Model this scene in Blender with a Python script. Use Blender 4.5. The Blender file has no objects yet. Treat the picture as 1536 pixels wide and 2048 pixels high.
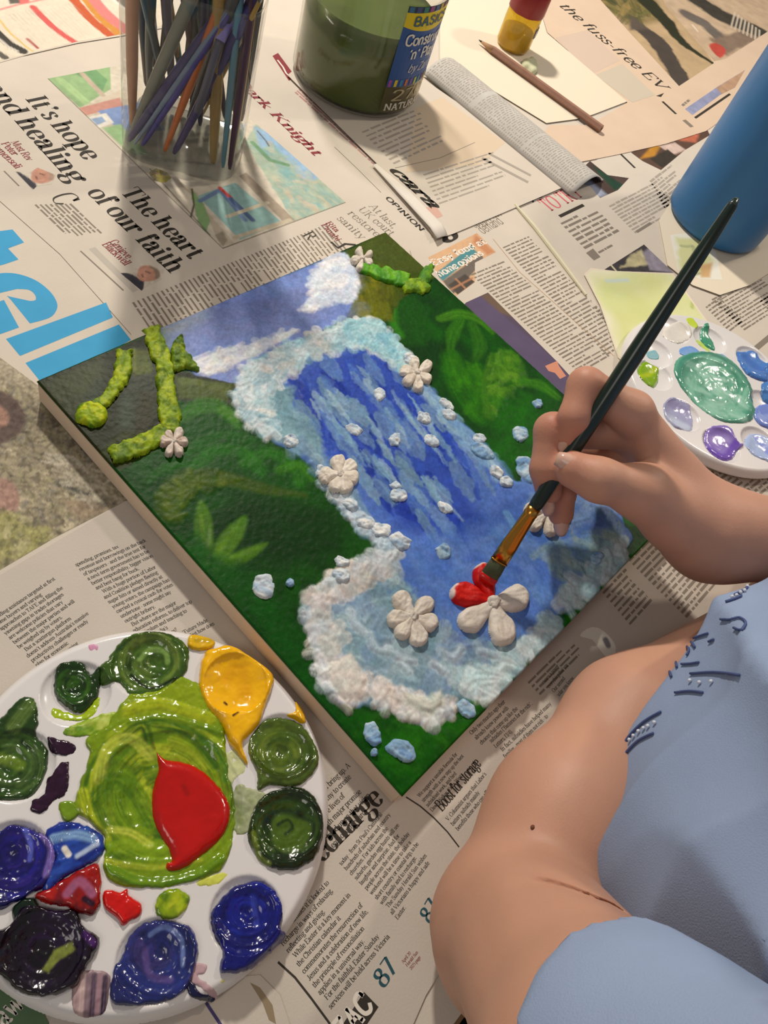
import bpy, bmesh, math, random
import numpy as np
from mathutils import Vector, Matrix

# ------------------------------------------------------------------ camera, world, lamps, exposure
SC = bpy.context.scene
COL = SC.collection
FPX = 1547.2                                   # focal length in pixels of the 1536x2048 frame
CAM = np.array([-0.14312, -0.27961, 0.38470])  # metres; table top is z = 0, canvas corner at the origin
FW = np.array([0.55057512, 0.21813368, -0.80578207]); FW /= np.linalg.norm(FW)
UP = np.array([0.48808732, 0.69895603, 0.52271526]); UP -= FW*FW.dot(UP); UP /= np.linalg.norm(UP)
RT = np.cross(FW, UP)
cam_data = bpy.data.cameras.new('camera'); cam = bpy.data.objects.new('camera', cam_data); COL.objects.link(cam)
cam_data.sensor_fit = 'VERTICAL'; cam_data.sensor_height = 36.0; cam_data.lens = 36.0*FPX/2048.0
cam_data.clip_start = 0.01; cam_data.clip_end = 50
cam.matrix_world = Matrix(((RT[0], UP[0], -FW[0], CAM[0]), (RT[1], UP[1], -FW[1], CAM[1]), (RT[2], UP[2], -FW[2], CAM[2]), (0, 0, 0, 1)))
SC.camera = cam

world = bpy.data.worlds.new('room_ambient'); SC.world = world; world.use_nodes = True
bg = world.node_tree.nodes['Background']; bg.inputs[0].default_value = (1.0, 0.93, 0.88, 1); bg.inputs[1].default_value = 0.22

def lamp(name, kind, loc, target, energy, color, size):
    d = bpy.data.lights.new(name, kind); o = bpy.data.objects.new(name, d); COL.objects.link(o)
    o.location = loc; v = Vector(target)-Vector(loc); o.rotation_euler = v.to_track_quat('-Z', 'Y').to_euler()
    d.energy = energy; d.color = color
    if kind == 'AREA': d.shape = 'DISK'; d.size = size
    else: d.shadow_soft_size = size
    return o
lamp('ceiling_lamp_beyond_canvas', 'AREA', (0.60, 0.76, 0.96), (0.2, -0.1, 0), 16.0, (1.0, 0.915, 0.81), 0.09)
lamp('ceiling_lamp_beside', 'AREA', (1.55, -0.35, 1.25), (0.4, -0.1, 0), 8.0, (1.0, 0.88, 0.74), 0.12)
lamp('ceiling_lamp_behind', 'AREA', (-1.25, 0.05, 1.35), (0.1, -0.1, 0), 4.5, (1.0, 0.93, 0.86), 0.7)
SC.view_settings.view_transform = 'Standard'; SC.view_settings.look = 'None'
SC.view_settings.exposure = 0.0; SC.view_settings.gamma = 1.0; SC.view_settings.use_curve_mapping = False

# ------------------------------------------------------------------ helpers
def at(x, y, z=0.0):
    """point of the plane at height z that the photograph shows at pixel x, y"""
    d = FW + RT*(x-768)/FPX - UP*(y-1024)/FPX
    return CAM + d*((z-CAM[2])/d[2])
def atl(pts, z=0.0): return np.array([at(p[0], p[1], z) for p in pts])
def pj(P):
    c = np.asarray(P)-CAM; w = c @ FW
    return np.stack([768+FPX*(c @ RT)/w, 1024-FPX*(c @ UP)/w], -1)
def mpp(x, y, z=0.0):
    a = at(x+1, y, z)-at(x, y, z); b = at(x, y+1, z)-at(x, y, z)
    return math.sqrt(abs(a[0]*b[1]-a[1]*b[0]))
def lin(c):
    if isinstance(c, str): c = [int(c[i:i+2], 16) for i in (1, 3, 5)]
    c = np.asarray(c, float)/255.0
    return np.where(c <= 0.04045, c/12.92, ((c+0.055)/1.055)**2.4)

def _hash(ix, iy, s):
    n = (ix*374761393 + iy*668265263 + s*974711) & 0x7fffffff
    n = ((n ^ (n >> 13))*1274126177) & 0x7fffffff
    return ((n ^ (n >> 16)) & 0xffff)/65535.0
def vn(x, y, s=0):
    x = np.asarray(x, float); y = np.asarray(y, float)
    fx = np.floor(x); fy = np.floor(y); ix = fx.astype(np.int64); iy = fy.astype(np.int64)
    u = x-fx; v = y-fy; u = u*u*(3-2*u); v = v*v*(3-2*v)
    a = _hash(ix, iy, s); b = _hash(ix+1, iy, s); c = _hash(ix, iy+1, s); d = _hash(ix+1, iy+1, s)
    return (a*(1-u)+b*u)*(1-v)+(c*(1-u)+d*u)*v
def fbm(x, y, s=0, o=3):
    r = 0; a = .5; t = 0
    for i in range(o):
        r = r+a*vn(x*2**i, y*2**i, s+i*17); t += a; a *= .5
    return r/t - .5

MATS = {}
def pbr(name, color=(0.8, 0.8, 0.8), rough=0.5, spec=0.5, vcol=False, bump=0.0, bscale=600.0, metal=0.0, trans=0.0, ior=1.45, alpha=1.0,
        sss=0.0, coat=0.0, tint=0.0, tscale=60.0):
    if name in MATS: return MATS[name]
    m = bpy.data.materials.new(name); m.use_nodes = True; nt = m.node_tree; b = nt.nodes['Principled BSDF']
    c = lin(color) if (isinstance(color, str) or max(color) > 1.0) else np.array(color, float)
    b.inputs['Base Color'].default_value = (*c, 1); b.inputs['Roughness'].default_value = rough
    b.inputs['Specular IOR Level'].default_value = spec; b.inputs['Metallic'].default_value = metal
    b.inputs['Transmission Weight'].default_value = trans; b.inputs['IOR'].default_value = ior; b.inputs['Alpha'].default_value = alpha
    b.inputs['Coat Weight'].default_value = coat; b.inputs['Coat Roughness'].default_value = 0.08
    if sss: b.inputs['Subsurface Weight'].default_value = sss; b.inputs['Subsurface Radius'].default_value = (1.0, .35, .2); b.inputs['Subsurface Scale'].default_value = .004
    src = None
    if vcol:
        a = nt.nodes.new('ShaderNodeVertexColor'); a.layer_name = 'Col'; src = a.outputs['Color']
    tc = None
    if tint or bump:
        tc = nt.nodes.new('ShaderNodeTexCoord')
    if tint:
        n = nt.nodes.new('ShaderNodeTexNoise'); n.inputs['Scale'].default_value = tscale; n.inputs['Detail'].default_value = 4
        nt.links.new(tc.outputs['Object'], n.inputs['Vector'])
        r = nt.nodes.new('ShaderNodeMapRange'); r.inputs[1].default_value = .3; r.inputs[2].default_value = .7; r.inputs[3].default_value = 1-tint; r.inputs[4].default_value = 1+tint*.4
        nt.links.new(n.outputs['Fac'], r.inputs[0])
        mx = nt.nodes.new('ShaderNodeMix'); mx.data_type = 'RGBA'; mx.blend_type = 'MULTIPLY'; mx.inputs[0].default_value = 1
        if src is not None: nt.links.new(src, mx.inputs[6])
        else: mx.inputs[6].default_value = (*c, 1)
        nt.links.new(r.outputs[0], mx.inputs[7]); src = mx.outputs[2]
    if src is not None: nt.links.new(src, b.inputs['Base Color'])
    if bump:
        n = nt.nodes.new('ShaderNodeTexNoise'); n.inputs['Scale'].default_value = bscale; n.inputs['Detail'].default_value = 5
        nt.links.new(tc.outputs['Object'], n.inputs['Vector'])
        bp = nt.nodes.new('ShaderNodeBump'); bp.inputs['Strength'].default_value = bump; bp.inputs['Distance'].default_value = .001
        nt.links.new(n.outputs['Fac'], bp.inputs['Height']); nt.links.new(bp.outputs['Normal'], b.inputs['Normal'])
    MATS[name] = m
    return m

def mesh_obj(name, V, F, mat, parent=None, col=None, smooth=False, loc=None):
    """V in world metres; loc: origin for the object (its parent keeps no transform unless loc is set there)"""
    V = np.asarray(V, np.float32).reshape(-1, 3)
    me = bpy.data.meshes.new(name)
    if isinstance(F, np.ndarray):
        k = F.shape[1]; n = len(F)
        me.vertices.add(len(V)); me.vertices.foreach_set('co', V.ravel())
        me.loops.add(n*k); me.loops.foreach_set('vertex_index', F.ravel().astype(np.int32))
        me.polygons.add(n); me.polygons.foreach_set('loop_start', np.arange(0, n*k, k, dtype=np.int32))
        me.polygons.foreach_set('loop_total', np.full(n, k, np.int32))
        me.update(calc_edges=True)
    else:
        me.from_pydata([tuple(v) for v in V.tolist()], [], F)
    if col is not None:
        a = me.color_attributes.new('Col', 'FLOAT_COLOR', 'POINT')
        c4 = np.ones((len(V), 4), np.float32); c4[:, :3] = np.clip(col, 0, 1); a.data.foreach_set('color', c4.ravel())
    if smooth: me.polygons.foreach_set('use_smooth', np.ones(len(me.polygons), bool))
    me.materials.append(mat)
    o = bpy.data.objects.new(name, me); COL.objects.link(o)
    if parent is not None: o.parent = parent
    return o
def tag(o, label=None, cat=None, group=None, kind=None):
    if label: o['label'] = label
    if cat: o['category'] = cat
    if group: o['group'] = group
    if kind: o['kind'] = kind
    return o
def empty(name, label=None, cat=None, group=None, kind=None):
    o = bpy.data.objects.new(name, None); COL.objects.link(o); o.empty_display_size = .02
    return tag(o, label, cat, group, kind)

class MB:
    """mesh builder"""
    def __init__(s): s.v = []; s.f = []
    def add(s, V, F):
        b = len(s.v); s.v += [tuple(map(float, q)) for q in V]; s.f += [tuple(i+b for i in q) for q in F]; return s
    def box(s, a, b):
        (x0, y0, z0), (x1, y1, z1) = a, b
        return s.add([(x0,y0,z0),(x1,y0,z0),(x1,y1,z0),(x0,y1,z0),(x0,y0,z1),(x1,y0,z1),(x1,y1,z1),(x0,y1,z1)],
                     [(3,2,1,0),(4,5,6,7),(0,1,5,4),(1,2,6,5),(2,3,7,6),(3,0,4,7)])
    def slab(s, poly, z0, z1):
        n = len(poly); V = [(p[0], p[1], z0) for p in poly]+[(p[0], p[1], z1) for p in poly]
        ar = sum(poly[i][0]*poly[(i+1) % n][1]-poly[(i+1) % n][0]*poly[i][1] for i in range(n))
        up = list(range(n, 2*n)); dn = list(range(n))[::-1]
        if ar < 0: up = up[::-1]; dn = dn[::-1]
        F = [tuple(up), tuple(dn)]+[((i, (i+1) % n, n+(i+1) % n, n+i) if ar > 0 else (n+i, n+(i+1) % n, (i+1) % n, i)) for i in range(n)]
        return s.add(V, F)
    def tube(s, pts, rad, n=12, cap=True, sq=None):
        """swept tube; rad per point; sq=(a,b) flattens the section in its two axes"""
        pts = [np.asarray(p, float) for p in pts]; V = []; F = []
        t0 = pts[1]-pts[0]; ref = np.array([0, 0, 1.0]) if abs(t0[2]) < .9*np.linalg.norm(t0) else np.array([1.0, 0, 0])
        for i, p in enumerate(pts):
            t = pts[min(i+1, len(pts)-1)]-pts[max(i-1, 0)]; t = t/np.linalg.norm(t)
            u = np.cross(ref, t); u /= np.linalg.norm(u); w = np.cross(t, u)
            r = rad[i] if hasattr(rad, '__len__') else rad
            a, b = sq[i] if sq else (1, 1)
            for k in range(n):
                th = 2*math.pi*k/n; V.append(p+u*r*a*math.cos(th)+w*r*b*math.sin(th))
        m = len(pts)
        for i in range(m-1):
            for k in range(n): F.append((i*n+k, i*n+(k+1) % n, (i+1)*n+(k+1) % n, (i+1)*n+k))
        if cap: F.append(tuple(range(n))[::-1]); F.append(tuple((m-1)*n+k for k in range(n)))
        return s.add(V, F)
    def lathe(s, prof, c, n=48, axis=None):
        V = []; F = []; m = len(prof); c = np.asarray(c, float)
        for r, z in prof:
            for k in range(n):
                th = 2*math.pi*k/n; V.append(c+np.array([r*math.cos(th), r*math.sin(th), z]))
        for i in range(m-1):
            for k in range(n): F.append((i*n+k, i*n+(k+1) % n, (i+1)*n+(k+1) % n, (i+1)*n+k))
        if prof[0][0] > 1e-6: F.append(tuple(range(n))[::-1])
        if prof[-1][0] > 1e-6: F.append(tuple((m-1)*n+k for k in range(n)))
        return s.add(V, F)
    def build(s, name, mat, parent=None, smooth=False):
        return mesh_obj(name, s.v, s.f, mat, parent, smooth=smooth)

# ---- signed distances to polygons and polylines (2D)
def seg_dist(X, Y, a, b):
    ax, ay = a[0], a[1]; dx, dy = b[0]-ax, b[1]-ay; L = dx*dx+dy*dy+1e-18
    t = np.clip(((X-ax)*dx+(Y-ay)*dy)/L, 0, 1)
    return np.hypot(X-ax-t*dx, Y-ay-t*dy), t
def poly_sd(X, Y, P):
    d = np.full(X.shape, 1e9); ins = np.zeros(X.shape, bool); n = len(P)
    for i in range(n):
        a = P[i]; b = P[(i+1) % n]; d = np.minimum(d, seg_dist(X, Y, a, b)[0])
        c = (a[1] > Y) != (b[1] > Y)
        if a[1] != b[1]: ins ^= c & (X < (b[0]-a[0])*(Y-a[1])/(b[1]-a[1])+a[0])
    return np.where(ins, -d, d)
def smooth_poly(P, k=4, closed=True):
    P = np.asarray(P, float); n = len(P); out = []
    for i in range(n if closed else n-1):
        p0, p1, p2, p3 = (P[(i-1) % n], P[i], P[(i+1) % n], P[(i+2) % n]) if closed else (P[max(i-1, 0)], P[i], P[i+1], P[min(i+2, n-1)])
        for j in range(k):
            t = j/k; out.append(.5*((2*p1)+(-p0+p2)*t+(2*p0-5*p1+4*p2-p3)*t*t+(-p0+3*p1-3*p2+p3)*t**3))
    if not closed: out.append(P[-1])
    return np.array(out)

class Painter:
    """paint film on a regular grid over a horizontal plane: pigment colour and thickness"""
    def __init__(s, x0, y0, x1, y1, step, z):
        s.z = z; s.x0 = x0; s.y0 = y0; s.dx = step
        s.nx = max(3, int(math.ceil((x1-x0)/step))+1); s.ny = max(3, int(math.ceil((y1-y0)/step))+1)
        s.X, s.Y = np.meshgrid(x0+np.arange(s.nx)*step, y0+np.arange(s.ny)*step)
        s.c = np.zeros((s.ny, s.nx, 3)); s.h = np.zeros((s.ny, s.nx)); s.rng = random.Random(7)
    def win(s, P, pad):
        P = np.asarray(P); i0 = int((P[:, 0].min()-pad-s.x0)/s.dx); i1 = int((P[:, 0].max()+pad-s.x0)/s.dx)+2
        j0 = int((P[:, 1].min()-pad-s.y0)/s.dx); j1 = int((P[:, 1].max()+pad-s.y0)/s.dx)+2
        i0 = max(i0, 0); j0 = max(j0, 0); i1 = min(i1, s.nx); j1 = min(j1, s.ny)
        if i1 <= i0 or j1 <= j0: return None
        return slice(j0, j1), slice(i0, i1)
    def fill(s, col): s.c[:] = lin(col)
    def blend(s, w, m, col):
        s.c[w] = s.c[w]*(1-m[..., None])+(lin(col) if not isinstance(col, np.ndarray) else col)*m[..., None]
    def poly(s, px, col, soft=2.0, warp=0.0, ws=12.0, a=1.0, h=0.0, hs=8.0, smooth=0, seed=3, world=False):
        P = np.asarray(px, float) if world else atl(px, s.z)[:, :2]
        k = mpp(*(pj(np.array([*P.mean(0), s.z]))), s.z)
        if smooth: P = smooth_poly(P, smooth)
        w = s.win(P, (soft+warp)*k)
        if w is None: return
        X, Y = s.X[w], s.Y[w]
        if warp:
            f = 1/(ws*k); X2 = X+warp*k*2*fbm(X*f, Y*f, seed); Y2 = Y+warp*k*2*fbm(X*f+31, Y*f+7, seed+5)
        else: X2, Y2 = X, Y
        sd = poly_sd(X2, Y2, P)/k
        m = np.clip(.5-sd/soft, 0, 1)*a; s.blend(w, m, col)
        if h: s.h[w] = np.maximum(s.h[w], h*np.clip(-sd/hs, 0, 1)**.5) if h > 0 else s.h[w]+h*np.clip(-sd/hs, 0, 1)
    def stroke(s, px, wd, col, soft=2.0, a=1.0, streak=0.0, sf=.6, h=0.0, smooth=0, seed=1, warp=0.0, ws=10.0, world=False, fade=0.0):
        """brush stroke along pixel polyline; wd px (scalar or per point); streak: bristle streaks"""
        P = np.asarray(px, float) if world else atl(px, s.z)[:, :2]
        W = np.asarray(wd if hasattr(wd, '__len__') else [wd]*len(P), float)/2
        if smooth:
            W = np.interp(np.linspace(0, len(W)-1, (len(W)-1)*smooth+1), np.arange(len(W)), W); P = smooth_poly(P, smooth, False)
        k = mpp(*(pj(np.array([*P.mean(0), s.z]))), s.z)
        w = s.win(P, (W.max()+soft+warp)*k)
        if w is None: return
        X, Y = s.X[w], s.Y[w]
        if warp:
            f = 1/(ws*k); X, Y = X+warp*k*2*fbm(X*f, Y*f, seed), Y+warp*k*2*fbm(X*f+31, Y*f+7, seed+5)
        best = np.full(X.shape, 1e9); side = np.zeros(X.shape); along = np.zeros(X.shape); L = 0
        tot = sum(np.linalg.norm(P[i+1]-P[i]) for i in range(len(P)-1))
        for i in range(len(P)-1):
            d, t = seg_dist(X, Y, P[i], P[i+1]); d = d/k; r = W[i]*(1-t)+W[i+1]*t; q = d-r
            e = P[i+1]-P[i]; ln = np.linalg.norm(e)+1e-12
            sdv = (e[0]*(Y-P[i][1])-e[1]*(X-P[i][0]))/ln/k
            u = q < best; best = np.where(u, q, best); side = np.where(u, sdv, side); along = np.where(u, (L+t*ln), along); L += ln
        m = np.clip(.5-best/soft, 0, 1)*a
        if fade: m = m*np.clip((1-along/max(tot, 1e-9))/fade, 0, 1)
        if streak:
            n = vn(side*sf+50, along/k*.02, seed); m = m*np.clip(1-streak*(n*1.6-.1), 0, 1)
        s.blend(w, m, col)
        if h: s.h[w] = np.maximum(s.h[w], h*np.sqrt(np.clip(-best/np.maximum(W.max(), 1), 0, 1))*(m > .05))
    def dabs(s, region, n, size, cols, ang=None, spread=.5, asp=2.0, soft=1.5, a=.9, h=0.0, seed=1, hs=1.0):
        """many short brush dabs inside a pixel polygon; ang: px direction in degrees"""
        rng = random.Random(seed); R = np.asarray(region, float); x0, y0 = R.min(0); x1, y1 = R.max(0); k0 = 0; tries = 0
        while k0 < n and tries < n*20:
            tries += 1; x = rng.uniform(x0, x1); y = rng.uniform(y0, y1)
            if poly_sd(np.array([x]), np.array([y]), R)[0] > 0: continue
            k0 += 1; th = math.radians(rng.uniform(0, 360) if ang is None else rng.gauss(ang, spread*40)); L = size*rng.uniform(.6, 1.4)*asp/2; c = rng.choice(cols)
            dx, dy = math.cos(th)*L, math.sin(th)*L
            s.stroke([(x-dx, y-dy), (x+rng.uniform(-1, 1)*size*.2, y+rng.uniform(-1, 1)*size*.2), (x+dx, y+dy)], size*rng.uniform(.6, 1.2), c, soft=soft, a=a*rng.uniform(.6, 1), h=h*rng.uniform(.3, 1), streak=.4, seed=rng.randrange(999))
    def mottle(s, amt, scale_px, seed=9, hue=0.0):
        k = mpp(*pj(np.array([s.x0+s.nx*s.dx/2, s.y0+s.ny*s.dx/2, s.z])), s.z); f = 1/(scale_px*k)
        n = fbm(s.X*f, s.Y*f, seed, 4)*2
        s.c *= (1+amt*n)[..., None]
        if hue: s.c[..., 0] *= 1+hue*fbm(s.X*f*.7+9, s.Y*f*.7, seed+4)*2
    def rough(s, amp, scale_px, seed=5, o=4):
        k = mpp(*pj(np.array([s.x0+s.nx*s.dx/2, s.y0+s.ny*s.dx/2, s.z])), s.z); f = 1/(scale_px*k)
        return amp*fbm(s.X*f, s.Y*f, seed, o)

def grid_mesh(name, p, z, mat, parent, mask=None, sd=None, smooth=True):
    """mesh of a painter grid; sd: signed distance, outside verts next to the edge are pulled onto it"""
    X = p.X.copy(); Y = p.Y.copy()
    if sd is not None:
        gy, gx = np.gradient(sd, p.dx); g = np.maximum(np.hypot(gx, gy), .3)
        out = sd > 0; mv = np.clip(sd, 0, 1.5*p.dx); X = np.where(out, X-mv*gx/g, X); Y = np.where(out, Y-mv*gy/g, Y)
        mask = sd < .95*p.dx
    if mask is None: mask = np.ones(X.shape, bool)
    q = mask[:-1, :-1] & mask[1:, :-1] & mask[:-1, 1:] & mask[1:, 1:]
    used = np.zeros(mask.shape, bool); used[:-1, :-1] |= q; used[1:, :-1] |= q; used[:-1, 1:] |= q; used[1:, 1:] |= q
    idx = -np.ones(mask.shape, np.int64); idx[used] = np.arange(used.sum())
    F = np.stack([idx[:-1, :-1][q], idx[:-1, 1:][q], idx[1:, 1:][q], idx[1:, :-1][q]], -1)
    V = np.stack([X[used], Y[used], z[used]], -1)
    if mat.name in ('acrylic_paint', 'impasto_paint', 'wet_paint', 'thin_paint_smear'): p.c = np.clip(p.c, 0, 1)**1.22   # contrast grade put into the paint colours, deepening the darks
    return mesh_obj(name, V, F, mat, parent, col=p.c[used], smooth=smooth)

def patch(name, px, z0, h, mat, parent, col, fn=None, step=.0005, edge=6.0, warp=0.0, ws=10.0, rough=0.0, rs=9.0, seed=1, smooth=4, zfun=None, dome=.5, lip=0.0, flat=False):
    """paint film / printed patch with an outline in pixels, thickness h rising from its edge over 'edge' px"""
    P = atl(px, z0)[:, :2]
    if smooth: P = smooth_poly(P, smooth)
    k = mpp(*pj(np.array([*P.mean(0), z0])), z0); pad = (warp+3)*k+2*step
    p = Painter(P[:, 0].min()-pad, P[:, 1].min()-pad, P[:, 0].max()+pad, P[:, 1].max()+pad, step, z0)
    p.fill(col); p.k = k
    X, Y = p.X, p.Y
    if warp:
        f = 1/(ws*k); X = X+warp*k*2*fbm(p.X*f, p.Y*f, seed+40); Y = Y+warp*k*2*fbm(p.X*f+13, p.Y*f+5, seed+41)
    sd = poly_sd(X, Y, P)
    if fn: fn(p)
    d = np.clip(-sd/(edge*k), 0, 1)
    if flat: z = np.full(X.shape, z0)
    else:
        base = zfun(p.X, p.Y) if zfun else z0
        n = fbm(p.X/(rs*k), p.Y/(rs*k), seed, 4) if rough else 0
        prof = 1-(1-d)**2; prof = prof**dome
        z = base+prof*(h+rough*n*2+p.h)+lip*np.exp(-((d-.35)/.25)**2)
    return grid_mesh(name, p, z, mat, parent, sd=sd, smooth=not flat)
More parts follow.
